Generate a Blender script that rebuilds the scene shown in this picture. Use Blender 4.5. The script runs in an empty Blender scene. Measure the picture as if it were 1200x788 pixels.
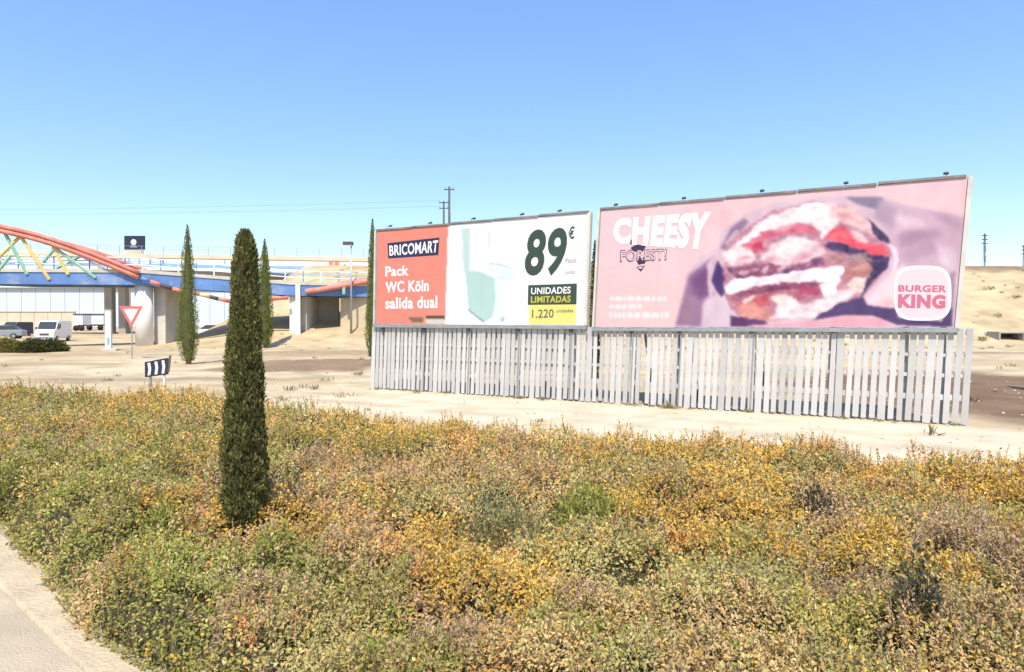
import bpy, bmesh, math, random
import numpy as np
from mathutils import Vector, Matrix

# ------------------------------------------------------------------ camera, sky, sun
scene = bpy.context.scene
C = scene.collection
CAM_Z = 2.15
FPX = 782.0                       # focal length in photo pixels (1200 wide)
HORIZON = 380.5
PITCH = -math.atan((394.0 - HORIZON) / FPX)
cam_d = bpy.data.cameras.new("camera")
cam_d.sensor_width = 36.0
cam_d.lens = 36.0 * FPX / 1200.0
cam_d.clip_start = 0.05
cam_d.clip_end = 6000
cam = bpy.data.objects.new("camera", cam_d)
C.objects.link(cam)
cam.location = (0, 0, CAM_Z)
cam.rotation_euler = (math.radians(90) + PITCH, 0, 0)
scene.camera = cam

SUN_ELEV = math.radians(56)
SUN_AZ = math.radians(180 + 4)     # compass-like, measured clockwise from +Y: behind the camera, a bit to the left
sun_dir = Vector((math.sin(SUN_AZ) * math.cos(SUN_ELEV), math.cos(SUN_AZ) * math.cos(SUN_ELEV), math.sin(SUN_ELEV)))
world = bpy.data.worlds.new("World")
scene.world = world
world.use_nodes = True
wn = world.node_tree.nodes
wn.clear()
wo = wn.new("ShaderNodeOutputWorld")
wb = wn.new("ShaderNodeBackground")
ws = wn.new("ShaderNodeTexSky")
ws.sky_type = 'NISHITA'
ws.sun_disc = False
ws.sun_elevation = SUN_ELEV
ws.sun_rotation = SUN_AZ
ws.altitude = 0
ws.air_density = 1.0
ws.dust_density = 0.5
ws.ozone_density = 4.0
wb.inputs["Strength"].default_value = 0.15
whs = wn.new('ShaderNodeHueSaturation')
whs.inputs['Saturation'].default_value = 1.36
wgm = wn.new('ShaderNodeGamma')
wgm.inputs['Gamma'].default_value = 0.66
whs.inputs['Value'].default_value = 1.58
whs.inputs['Hue'].default_value = 0.511
world.node_tree.links.new(ws.outputs[0], wgm.inputs['Color'])
world.node_tree.links.new(wgm.outputs[0], whs.inputs['Color'])
world.node_tree.links.new(whs.outputs[0], wb.inputs[0])
world.node_tree.links.new(wb.outputs[0], wo.inputs[0])
sl = bpy.data.lights.new("sun", 'SUN')
sl.energy = 3.7
sl.angle = math.radians(0.5)
sl.color = (1.0, 0.93, 0.81)
sun = bpy.data.objects.new("sun", sl)
C.objects.link(sun)
sun.rotation_euler = (-sun_dir).to_track_quat('-Z', 'Y').to_euler()
scene.view_settings.view_transform = 'Standard'
scene.view_settings.look = 'None'
scene.view_settings.gamma = 1.0
scene.view_settings.use_curve_mapping = False
scene.view_settings.exposure = 0.85

# ------------------------------------------------------------------ helpers
rng = np.random.default_rng(7)
random.seed(7)
CP, SP = math.cos(PITCH), math.sin(PITCH)


def ray(x, y):
    a, b = (x - 600.0) / FPX, (394.0 - y) / FPX
    return Vector((a, CP - b * SP, SP + b * CP))


def at(x, y, Y):
    d = ray(x, y)
    t = Y / d.y
    return Vector((d.x * t, Y, CAM_Z + d.z * t))


def smooth(a, b, x):
    t = np.clip((np.asarray(x, float) - a) / (b - a), 0, 1)
    return t * t * (3 - 2 * t)


def hash2(ix, iy, seed=0):
    n = (ix.astype(np.int64) * 374761393 + iy.astype(np.int64) * 668265263 + seed * 974634777) & 0xffffffff
    n = ((n ^ (n >> 13)) * 1274126177) & 0xffffffff
    n = n ^ (n >> 16)
    return (n & 0xffff) / 65535.0


def vnoise(x, y, seed=0):
    x = np.asarray(x, float); y = np.asarray(y, float)
    ix, iy = np.floor(x), np.floor(y)
    fx, fy = x - ix, y - iy
    fx = fx * fx * (3 - 2 * fx); fy = fy * fy * (3 - 2 * fy)
    a = hash2(ix, iy, seed); b = hash2(ix + 1, iy, seed)
    c = hash2(ix, iy + 1, seed); d = hash2(ix + 1, iy + 1, seed)
    return (a * (1 - fx) + b * fx) * (1 - fy) + (c * (1 - fx) + d * fx) * fy


def fbm(x, y, seed=0, octv=4):
    s, a, t = 0, 1.0, 0
    for k in range(octv):
        s = s + a * vnoise(x * 2 ** k, y * 2 ** k, seed + k * 17)
        t += a
        a *= 0.5
    return s / t


def terrain(x, y):
    x = np.asarray(x, float); y = np.asarray(y, float)
    base = 0.013 * np.clip(y - 22, 0, 100)
    edge = x + 0.10 * (y - 75)
    ex = smooth(-34, -23, edge)
    rise = smooth(49, 80, y + 3.0 * (fbm(x / 9.0, y / 9.0, 5, 3) - 0.5))
    back = 1 - smooth(140, 200, y)
    emb = 8.4 * ex * rise * back
    und = 0.5 * (fbm(x / 14.0, y / 14.0, 3, 4) - 0.5) * smooth(24, 60, y)
    # little ruts and mounds just behind the verge, flat along the fence line and under the hedge
    near = 0.10 * (fbm(x / 3.0, y / 3.0, 9, 3) - 0.5) * smooth(18, 26, y)
    mound = 0.30 * np.exp(-((x + 9) / 5.0) ** 2 - ((y - 33) / 2.2) ** 2)
    return base + emb + und + near + mound


def tz(x, y):
    return float(terrain(np.array([x]), np.array([y]))[0])


def on_ground(x, y):
    """point of the terrain seen at photo pixel x, y"""
    d = ray(x, y)
    prev = 2.0
    Y = 2.0
    while Y < 400:
        t = Y / d.y
        if CAM_Z + d.z * t <= tz(d.x * t, Y):
            lo, hi = prev, Y
            for _ in range(20):
                m = (lo + hi) / 2
                t = m / d.y
                if CAM_Z + d.z * t <= tz(d.x * t, m): hi = m
                else: lo = m
            t = hi / d.y
            return Vector((d.x * t, hi, CAM_Z + d.z * t))
        prev = Y
        Y *= 1.02
    return at(x, y, 400)


# ---- materials
def srgb(r, g, b):
    def f(c):
        c /= 255.0
        return c / 12.92 if c <= 0.04045 else ((c + 0.055) / 1.055) ** 2.4
    return (f(r), f(g), f(b))


def mat(name, col, rough=0.7, var=0.15, scale=6.0, bump=0.0, bscale=40.0, metal=0.0, attr=None, spec=0.3, dirt=None):
    m = bpy.data.materials.new(name)
    m.use_nodes = True
    nt = m.node_tree
    N, L = nt.nodes, nt.links
    b = N["Principled BSDF"]
    b.inputs["Roughness"].default_value = rough
    b.inputs["Metallic"].default_value = metal
    b.inputs["Specular IOR Level"].default_value = spec
    tc = N.new("ShaderNodeTexCoord")
    nz = N.new("ShaderNodeTexNoise")
    nz.inputs["Scale"].default_value = scale
    nz.inputs["Detail"].default_value = 6
    L.new(tc.outputs["Object"], nz.inputs["Vector"])
    rp = N.new("ShaderNodeMapRange")
    rp.inputs["From Min"].default_value = 0.3
    rp.inputs["From Max"].default_value = 0.7
    rp.inputs["To Min"].default_value = 1 - var
    rp.inputs["To Max"].default_value = 1 + var * 0.6
    L.new(nz.outputs["Fac"], rp.inputs["Value"])
    mx = N.new("ShaderNodeMix")
    mx.data_type = 'RGBA'
    mx.blend_type = 'MULTIPLY'
    mx.inputs["Factor"].default_value = 1
    if attr:
        at_ = N.new("ShaderNodeAttribute")
        at_.attribute_name = attr
        L.new(at_.outputs["Color"], mx.inputs["A"])
    else:
        mx.inputs["A"].default_value = (*col, 1)
    L.new(rp.outputs[0], mx.inputs["B"])
    out = mx.outputs["Result"]
    if dirt:
        n2 = N.new("ShaderNodeTexNoise")
        n2.inputs["Scale"].default_value = dirt[1]
        n2.inputs["Detail"].default_value = 8
        n2.inputs["Roughness"].default_value = 0.7
        L.new(tc.outputs["Object"], n2.inputs["Vector"])
        r2 = N.new("ShaderNodeMapRange")
        r2.inputs["From Min"].default_value = 0.52
        r2.inputs["From Max"].default_value = 0.72
        r2.inputs["To Max"].default_value = dirt[2]
        L.new(n2.outputs["Fac"], r2.inputs["Value"])
        m2 = N.new("ShaderNodeMix")
        m2.data_type = 'RGBA'
        L.new(r2.outputs[0], m2.inputs["Factor"])
        L.new(out, m2.inputs["A"])
        m2.inputs["B"].default_value = (*dirt[0], 1)
        out = m2.outputs["Result"]
    L.new(out, b.inputs["Base Color"])
    if bump:
        n3 = N.new("ShaderNodeTexNoise")
        n3.inputs["Scale"].default_value = bscale
        n3.inputs["Detail"].default_value = 8
        L.new(tc.outputs["Object"], n3.inputs["Vector"])
        bp = N.new("ShaderNodeBump")
        bp.inputs["Strength"].default_value = bump
        bp.inputs["Distance"].default_value = 0.05
        L.new(n3.outputs["Fac"], bp.inputs["Height"])
        L.new(bp.outputs[0], b.inputs["Normal"])
    return m


def leaf_mat(name, transl=0.25):
    m = bpy.data.materials.new(name)
    m.use_nodes = True
    N, L = m.node_tree.nodes, m.node_tree.links
    b = N["Principled BSDF"]
    b.inputs["Roughness"].default_value = 0.6
    b.inputs["Specular IOR Level"].default_value = 0.15
    a = N.new("ShaderNodeAttribute")
    a.attribute_name = "col"
    L.new(a.outputs["Color"], b.inputs["Base Color"])
    t = N.new("ShaderNodeBsdfTranslucent")
    L.new(a.outputs["Color"], t.inputs["Color"])
    mx = N.new("ShaderNodeMixShader")
    mx.inputs[0].default_value = transl
    L.new(b.outputs[0], mx.inputs[1])
    L.new(t.outputs[0], mx.inputs[2])
    L.new(mx.outputs[0], N["Material Output"].inputs["Surface"])
    return m


M = {}
M['sand'] = mat('sandy_ground', None, 0.95, 0.18, 0.9, 0.6, 9.0, attr='col', spec=0.1, dirt=((0.27, 0.205, 0.12), 0.55, 0.45))
M['asphalt'] = mat('dusty_asphalt', (0.43, 0.36, 0.26), 0.95, 0.2, 1.6, 0.4, 60, dirt=((0.50, 0.40, 0.265), 0.8, 1.0), spec=0.2)
M['edging'] = mat('dusty_concrete', (0.47, 0.385, 0.265), 0.95, 0.2, 3, 0.5, 30, dirt=((0.36, 0.29, 0.20), 2.0, 0.9))
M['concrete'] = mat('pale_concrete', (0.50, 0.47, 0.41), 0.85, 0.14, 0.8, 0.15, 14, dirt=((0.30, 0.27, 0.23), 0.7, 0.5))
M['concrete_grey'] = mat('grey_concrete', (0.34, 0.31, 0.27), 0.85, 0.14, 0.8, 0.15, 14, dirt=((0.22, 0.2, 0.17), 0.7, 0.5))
M['concrete_white'] = mat('white_painted_concrete', (0.72, 0.70, 0.64), 0.8, 0.1, 1.2, 0.1, 14, dirt=((0.5, 0.46, 0.4), 1.0, 0.4))
M['white'] = mat('white_paint', (0.76, 0.75, 0.72), 0.5, 0.08, 2.0, dirt=((0.5, 0.47, 0.42), 2.0, 0.35))
M['slat'] = mat('weathered_white_slats', (0.50, 0.485, 0.465), 0.75, 0.26, 1.5, 0.1, 30, dirt=((0.36, 0.32, 0.27), 1.3, 0.85))
nt_ = M['slat'].node_tree          # every board has weathered a little differently
oi_ = nt_.nodes.new('ShaderNodeObjectInfo')
mr_ = nt_.nodes.new('ShaderNodeMapRange')
mr_.inputs['To Min'].default_value = 0.88
mr_.inputs['To Max'].default_value = 1.12
nt_.links.new(oi_.outputs['Random'], mr_.inputs['Value'])
mm_ = nt_.nodes.new('ShaderNodeMix')
mm_.data_type = 'RGBA'
mm_.blend_type = 'MULTIPLY'
mm_.inputs['Factor'].default_value = 1
bs_ = nt_.nodes['Principled BSDF'].inputs['Base Color']
nt_.links.new(bs_.links[0].from_socket, mm_.inputs['A'])
nt_.links.new(mr_.outputs[0], mm_.inputs['B'])
nt_.links.new(mm_.outputs['Result'], bs_)
M['steel'] = mat('galvanised_steel', (0.36, 0.37, 0.38), 0.45, 0.15, 5, metal=0.6, dirt=((0.30, 0.24, 0.2), 3, 0.4))
M['frame'] = mat('cream_frame_metal', (0.52, 0.49, 0.43), 0.55, 0.15, 2.5, dirt=((0.33, 0.27, 0.22), 2.0, 0.6))
M['darkmetal'] = mat('dark_weathered_metal', (0.075, 0.07, 0.072), 0.6, 0.25, 4)
M['trim'] = mat('weathered_top_trim', (0.20, 0.175, 0.165), 0.65, 0.3, 2, dirt=((0.36, 0.32, 0.29), 1.5, 0.8))
M['blue'] = mat('blue_paint', (0.11, 0.21, 0.44), 0.6, 0.2, 0.8, dirt=((0.32, 0.38, 0.48), 0.6, 0.8))
M['lightblue'] = mat('light_blue_paint', (0.22, 0.40, 0.66), 0.5, 0.16, 1.5, dirt=((0.45, 0.5, 0.55), 1.0, 0.5))
M['red'] = mat('faded_red_paint', (0.58, 0.20, 0.15), 0.65, 0.22, 1.2, dirt=((0.62, 0.38, 0.30), 0.7, 0.9))
M['green'] = mat('green_paint', (0.24, 0.46, 0.32), 0.6, 0.16, 1.2, dirt=((0.42, 0.52, 0.42), 0.8, 0.8))
M['yellow'] = mat('yellow_paint', (0.62, 0.48, 0.17), 0.6, 0.16, 1.2, dirt=((0.64, 0.56, 0.35), 0.8, 0.8))
M['cladding'] = mat('pale_blue_cladding', (0.50, 0.56, 0.64), 0.5, 0.06, 0.1)
M['cream'] = mat('cream_render', (0.55, 0.48, 0.36), 0.85, 0.12, 0.6)
M['sandwall'] = mat('sandy_rendered_wall', (0.47, 0.39, 0.27), 0.9, 0.2, 0.5, 0.3, 6, dirt=((0.33, 0.26, 0.17), 0.6, 0.6))
M['glass'] = mat('dark_glass', (0.03, 0.04, 0.05), 0.12, 0.1, 3, spec=0.6)
M['tyre'] = mat('tyre_rubber', (0.02, 0.02, 0.02), 0.8, 0.2, 8)
M['carwhite'] = mat('white_car_paint', (0.78, 0.78, 0.80), 0.3, 0.04, 2, spec=0.5)
M['cargrey'] = mat('grey_car_paint', (0.22, 0.24, 0.28), 0.3, 0.06, 2, spec=0.5)
M['cardark'] = mat('dark_blue_car_paint', (0.035, 0.05, 0.10), 0.3, 0.06, 2, spec=0.5)
M['lamp'] = mat('lamp_glass', (0.6, 0.6, 0.58), 0.2, 0.05, 3)
M['signdark'] = mat('dark_sign_face', (0.03, 0.03, 0.055), 0.5, 0.2, 4)
M['signwhite'] = mat('white_sign_film', (0.62, 0.62, 0.66), 0.5, 0.1, 4)
M['signred'] = mat('red_sign_film', (0.58, 0.13, 0.12), 0.5, 0.1, 4)
M['bark'] = mat('brown_bark', (0.12, 0.085, 0.06), 0.9, 0.3, 12, 0.5, 30)
M['print'] = mat('printed_poster', None, 0.6, 0.035, 1.2, attr='col', spec=0.2)
M['leaf'] = leaf_mat('shrub_leaves', 0.32)
M['cypress'] = leaf_mat('cypress_foliage', 0.12)
M['stone'] = mat('limestone_pebbles', (0.46, 0.42, 0.35), 0.9, 0.3, 20)


def flat_print(name, rgb8, gain=1.0):
    c = srgb(*rgb8)
    return mat(name, tuple(v * gain for v in c), 0.6, 0.04, 2.0, spec=0.2)


# ---- mesh collecting
class MB:
    def __init__(self):
        self.v, self.f = [], []

    def box(self, c, s, rz=0.0, ax=None):
        """box of size s centred at c; ax = 3 axes or rotation about z"""
        if ax is None:
            ca, sa = math.cos(rz), math.sin(rz)
            ax = (Vector((ca, sa, 0)), Vector((-sa, ca, 0)), Vector((0, 0, 1)))
        b = len(self.v)
        c = Vector(c)
        for i in (-.5, .5):
            for j in (-.5, .5):
                for k in (-.5, .5):
                    self.v.append(c + ax[0] * s[0] * i + ax[1] * s[1] * j + ax[2] * s[2] * k)
        for q in ((0, 1, 3, 2), (4, 6, 7, 5), (0, 4, 5, 1), (2, 3, 7, 6), (0, 2, 6, 4), (1, 5, 7, 3)):
            self.f.append(tuple(b + i for i in q))
        return self

    def bar(self, p, q, w, h, up=Vector((0, 0, 1))):
        p, q = Vector(p), Vector(q)
        a = (q - p)
        l = a.length
        a.normalize()
        s = a.cross(up)
        if s.length < 1e-4: s = a.cross(Vector((0, 1, 0)))
        s.normalize()
        u = s.cross(a)
        return self.box((p + q) / 2, (l, w, h), ax=(a, s, u))

    def tube(self, pts, r, n=8, cap=True):
        pts = [Vector(p) for p in pts]
        rr = r if isinstance(r, (list, tuple)) else [r] * len(pts)
        b0 = len(self.v)
        for i, p in enumerate(pts):
            t = (pts[min(i + 1, len(pts) - 1)] - pts[max(i - 1, 0)]).normalized()
            s = t.cross(Vector((0, 0, 1)))
            if s.length < 1e-3: s = t.cross(Vector((0, 1, 0)))
            s.normalize()
            u = s.cross(t)
            for k in range(n):
                a = 2 * math.pi * k / n
                self.v.append(p + (s * math.cos(a) + u * math.sin(a)) * rr[i])
        for i in range(len(pts) - 1):
            for k in range(n):
                a, b = b0 + i * n + k, b0 + i * n + (k + 1) % n
                self.f.append((a, b, b + n, a + n))
        if cap:
            self.f.append(tuple(b0 + k for k in range(n))[::-1])
            self.f.append(tuple(b0 + (len(pts) - 1) * n + k for k in range(n)))
        return self

    def prism(self, poly, off):
        """planar polygon (3D points) extruded by the vector off"""
        b, n = len(self.v), len(poly)
        off = Vector(off)
        self.v += [Vector(p) for p in poly] + [Vector(p) + off for p in poly]
        self.f.append(tuple(range(b, b + n)))
        self.f.append(tuple(range(b + n, b + 2 * n))[::-1])
        for i in range(n):
            j = (i + 1) % n
            self.f.append((b + i, b + n + i, b + n + j, b + j))
        return self

    def build(self, name, m, parent=None, smoothed=False, bevel=0.0):
        o0 = root_of(parent).location if parent else Vector((0, 0, 0))
        me = bpy.data.meshes.new(name)
        me.from_pydata([v - o0 for v in self.v], [], self.f)
        bm = bmesh.new()
        bm.from_mesh(me)
        bmesh.ops.recalc_face_normals(bm, faces=bm.faces)
        if bevel:
            bmesh.ops.bevel(bm, geom=list(bm.edges), offset=bevel, segments=2, affect='EDGES', profile=0.5)
        bm.to_mesh(me)
        bm.free()
        if smoothed:
            me.polygons.foreach_set('use_smooth', [True] * len(me.polygons))
        me.materials.append(m)
        o = bpy.data.objects.new(name, me)
        C.objects.link(o)
        if parent: o.parent = parent
        return o


def root_of(o):
    while o.parent: o = o.parent
    return o


def tag(o, label, cat, group=None, kind=None):
    if label: o["label"] = label
    if cat: o["category"] = cat
    if group: o["group"] = group
    if kind: o["kind"] = kind
    return o


def thing(name, loc, label, cat, group=None):
    o = bpy.data.objects.new(name, None)
    o.empty_display_size = 0.2
    o.location = Vector(loc)
    C.objects.link(o)
    return tag(o, label, cat, group)


def copy_part(o, parent, name=None):
    c = o.copy()
    c.parent = parent
    C.objects.link(c)
    return c


def np_mesh(name, verts, faces_n, nper, m, col=None, parent=None, smoothed=False):
    """verts (N,3); faces consecutive blocks of nper verts or an index array (F,nper)"""
    me = bpy.data.meshes.new(name)
    nv = len(verts)
    idx = faces_n if not np.isscalar(faces_n) else np.arange(nv).reshape(-1, nper)
    nf = len(idx)
    me.vertices.add(nv)
    me.vertices.foreach_set('co', np.asarray(verts, np.float32).ravel())
    me.loops.add(nf * nper)
    me.loops.foreach_set('vertex_index', idx.astype(np.int32).ravel())
    me.polygons.add(nf)
    me.polygons.foreach_set('loop_start', (np.arange(nf) * nper).astype(np.int32))
    me.polygons.foreach_set('loop_total', np.full(nf, nper, np.int32))
    if smoothed:
        me.polygons.foreach_set('use_smooth', np.ones(nf, bool))
    me.update(calc_edges=True)
    if col is not None:
        ca = me.color_attributes.new('col', 'FLOAT_COLOR', 'POINT')
        cc = np.ones((nv, 4), np.float32)
        cc[:, :3] = col
        ca.data.foreach_set('color', cc.ravel())
    me.materials.append(m)
    o = bpy.data.objects.new(name, me)
    C.objects.link(o)
    if parent: o.parent = parent
    return o


def leaf_quads(pos, length, width, axis, col, curl=0.25, face=None):
    """diamond leaves: pos (N,3) base points, axis (N,3) unit directions, face = way the blades tend to face"""
    n = len(pos)
    r = rng.normal(size=(n, 3))
    if face is not None: r = r * .55 + np.asarray(face)
    side = np.cross(axis, r)
    side /= np.linalg.norm(side, axis=1, keepdims=True) + 1e-9
    nrm = np.cross(side, axis)
    L = length[:, None]; W = width[:, None]
    v = np.empty((n, 4, 3))
    v[:, 0] = pos
    v[:, 1] = pos + axis * L * 0.5 + side * W * 0.5 + nrm * L * curl * 0.4
    v[:, 2] = pos + axis * L + nrm * L * curl * (rng.random((n, 1)) - 0.5)
    v[:, 3] = pos + axis * L * 0.5 - side * W * 0.5 + nrm * L * curl * 0.4
    return v.reshape(-1, 3), np.repeat(col, 4, axis=0)


# ------------------------------------------------------------------ ground
def axis_coords(lo, hi, near, n):
    t = np.linspace(-1, 1, n)
    k = 6.4
    s = np.sinh(k * t) / math.sinh(k)
    return np.where(s < 0, -s * lo, s * hi)


gx = axis_coords(-2600, 2600, 0, 440)
gy_t = np.linspace(0, 1, 460)
gy = -40 + 40 * np.clip(gy_t / 0.06, 0, 1) + np.where(gy_t > 0.06, (np.sinh(6.4 * (gy_t - 0.06) / 0.94) / math.sinh(6.4)) * 4200, 0)
gy[gy < 0] = np.linspace(-40, 0, int((gy < 0).sum()), endpoint=False)
GX, GY = np.meshgrid(gx, gy)
GZ = terrain(GX, GY) + 0.02 * (fbm(GX * 0.9, GY * 0.9, 21, 3) - 0.5) * smooth(14, 20, GY)
sand_a = np.array([0.52, 0.425, 0.28])
sand_b = np.array([0.42, 0.325, 0.205])
soil = np.array([0.175, 0.112, 0.072])
path_c = np.array([0.58, 0.51, 0.385])
grassy = np.array([0.31, 0.27, 0.15])


def patch(x, y, cx, cy, rx, ry, rot=0.0, seed=0, amp=0.6):
    ca, sa = math.cos(rot), math.sin(rot)
    dx, dy = x - cx, y - cy
    u, v = (dx * ca + dy * sa) / rx, (-dx * sa + dy * ca) / ry
    d = np.sqrt(u * u + v * v) + amp * (fbm(x * 0.7, y * 0.7, seed, 4) - 0.5) * 2
    return 1 - smooth(0.75, 1.15, d)


def ground_color(x, y):
    n1 = fbm(x / 5.0, y / 5.0, 31, 5)[..., None]
    c = sand_a * (1 - smooth(0.35, 0.7, n1)) + sand_b * smooth(0.35, 0.7, n1)
    n2 = fbm(x / 2.2, y / 2.2, 41, 4)[..., None]
    c = c * (1 - 0.5 * smooth(0.60, 0.78, n2)) + grassy * 0.5 * smooth(0.60, 0.78, n2)
    # trodden pale track in front of the fence
    line = (y - (19.73 - 0.582 * x)) / 1.157
    tr = (smooth(-6.0, -4.5, line) * (1 - smooth(-0.9, 0.3, line)) * smooth(-9, -2, x))[..., None]
    c = c * (1 - 0.8 * tr) + path_c * 0.8 * tr
    # tyre tracks along it and across the lot
    for off_, wd_, am_ in ((-2.1, .22, .20), (-3.5, .25, .22), (-1.3, .15, .10)):
        q = np.exp(-((line - off_ + .5 * (fbm(x / 4, y / 4, 601, 2) - .5)) / wd_) ** 2)[..., None]
        c = c * (1 - am_ * q * (0.4 + 1.0 * n2))
    q = np.exp(-((y - 27 - .10 * x + 2.0 * (fbm(x / 8, y / 8, 603, 2) - .5)) / .5) ** 2)[..., None]
    c = c * (1 - .22 * q)
    n3 = fbm(x / 0.9, y / 0.9, 611, 3)[..., None]
    c = c * (0.86 + .28 * n3)
    # far embankment paler
    fp = smooth(42, 60, y)[..., None]
    fc = np.array([0.46, 0.36, 0.22]) * (0.70 + 0.6 * fbm(x / 3.0, y / 3.0, 77, 4)[..., None])
    scr = smooth(.60, .70, fbm(x / 1.6, y / 1.1, 79, 3))[..., None]
    fc = fc * (1 - .5 * scr) + np.array([.24, .20, .11]) * .5 * scr
    c = c * (1 - fp) + fc * fp
    w = patch(x, y, 15.4, 21.5, 6.8, 8.5, -0.45, 51, .22)
    w = np.maximum(w, 0.85 * patch(x, y, -9.0, 31.5, 5.5, 2.4, 0.3, 52))
    w = np.maximum(w, 0.40 * patch(x, y, -12.0, 45.0, 7.0, 3.0, 0.1, 62))
    w = np.maximum(w, 0.35 * patch(x, y, -14.0, 25.5, 4.5, 1.0, 0.1, 63))
    w = np.maximum(w, 0.35 * patch(x, y, -26.0, 33.5, 9.5, 1.2, 0.1, 54))
    w = np.maximum(w, 0.55 * patch(x, y, 30.0, 43.0, 14.0, 1.6, -0.1, 56))
    w = np.maximum(w, 0.75 * patch(x, y, 62.0, 76.0, 45.0, 2.4, 0.0, 58))
    w = np.maximum(w, 0.30 * patch(x, y, -22.0, 41.0, 10.0, 1.6, 0.0, 59))
    w = w[..., None]
    c = c * (1 - w) + (soil * (0.75 + 0.5 * n2)) * w
    far = smooth(110, 300, y)[..., None]
    return c * (1 - far) + np.array([0.33, 0.27, 0.17]) * far


gcol = ground_color(GX, GY)
ny_, nx_ = GX.shape
ii = np.arange(ny_ * nx_).reshape(ny_, nx_)
gf = np.stack([ii[:-1, :-1], ii[:-1, 1:], ii[1:, 1:], ii[1:, :-1]], -1).reshape(-1, 4)
ground = np_mesh('ground', np.stack([GX, GY, GZ], -1).reshape(-1, 3), gf, 4, M['sand'], gcol.reshape(-1, 3), smoothed=True)
tag(ground, 'pale sandy ground with brown soil patches and embankment', 'ground', kind='structure')


# road at the lower left, with a dusty concrete edging and the end of a white line
def road_pt(s, off):
    """s along the road (towards the camera), off to the right-hand verge"""
    a = on_road0 + road_d * s + road_n * off
    return a


on_road0 = Vector((-4.25, 5.45, 0))
road_d = Vector((0.76, -0.65, 0)).normalized()
road_n = Vector((0.65, 0.76, 0)).normalized()
mb = MB()
L_ = [-34, -24, -16, -10, -6, -3, 0, 3, 6, 12, 22]


def bend(s):
    return -0.010 * max(0, -s - 2) ** 2


for a, b in zip(L_[:-1], L_[1:]):
    n = len(mb.v)
    mb.v += [road_pt(a, bend(a) - 7.5) + Vector((0, 0, .012)), road_pt(b, bend(b) - 7.5) + Vector((0, 0, .012)),
             road_pt(b, bend(b)) + Vector((0, 0, .012)), road_pt(a, bend(a)) + Vector((0, 0, .012))]
    mb.f.append((n, n + 1, n + 2, n + 3))
tag(mb.build('road', M['asphalt']), 'dusty pale grey asphalt road at lower left', 'road', kind='structure')
mb = MB()
for a, b in zip(L_[:-1], L_[1:]):
    n = len(mb.v)
    prof = [(0.004, 0.0), (0.03, 0.03), (0.36, 0.035), (0.44, 0.0)]
    for (o, z) in prof: mb.v.append(road_pt(a, bend(a) + o) + Vector((0, 0, z)))
    for (o, z) in prof: mb.v.append(road_pt(b, bend(b) + o) + Vector((0, 0, z)))
    for k in range(3): mb.f.append((n + k, n + k + 1, n + 5 + k, n + 4 + k))
tag(mb.build('road_edging', M['edging']), 'low sandy concrete edging strip along the road', 'kerb', kind='structure')
mb = MB()
for a, b in zip(L_[:-1], L_[1:]):
    n = len(mb.v)
    mb.v += [road_pt(a, bend(a) - .95) + Vector((0, 0, .017)), road_pt(b, bend(b) - .95) + Vector((0, 0, .017)),
             road_pt(b, bend(b) - .83) + Vector((0, 0, .017)), road_pt(a, bend(a) - .83) + Vector((0, 0, .017))]
    mb.f.append((n, n + 1, n + 2, n + 3))
tag(mb.build('road_marking', M['white']), 'worn white edge line painted on the road', 'road marking', kind='structure')

# ------------------------------------------------------------------ billboard plane
A0 = Vector((-4.66, 22.4, 0))
B0 = Vector((9.58, 14.15, 0))
bd = (B0 - A0).normalized()
bn = Vector((bd.y, -bd.x, 0))       # towards the camera side
if bn.y > 0: bn = -bn


def onplane(x, y, off=0.0):
    d = ray(x, y)
    o = Vector((0, 0, CAM_Z))
    p0 = A0 + bn * off
    t = (p0 - o).dot(bn) / d.dot(bn)
    return o + d * t


def quad_map(px4, u, v):
    """bilinear in pixel space: TL, TR, BR, BL ; v=0 top"""
    (ax, ay), (bx, by), (cx, cy), (dx, dy) = px4
    x = (ax * (1 - u) + bx * u) * (1 - v) + (dx * (1 - u) + cx * u) * v
    y = (ay * (1 - u) + by * u) * (1 - v) + (dy * (1 - u) + cy * u) * v
    return x, y


def plane_quad(q3, u, v):
    return (q3[0] * (1 - u) + q3[1] * u) * (1 - v) + (q3[3] * (1 - u) + q3[2] * u) * v


def blur(img, n=1):
    for _ in range(n):
        p = np.pad(img, ((1, 1), (1, 1), (0, 0)), mode='edge')
        img = (p[:-2, 1:-1] + p[2:, 1:-1] + p[1:-1, :-2] + p[1:-1, 2:] + 2 * p[1:-1, 1:-1]) / 6
    return img


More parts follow.
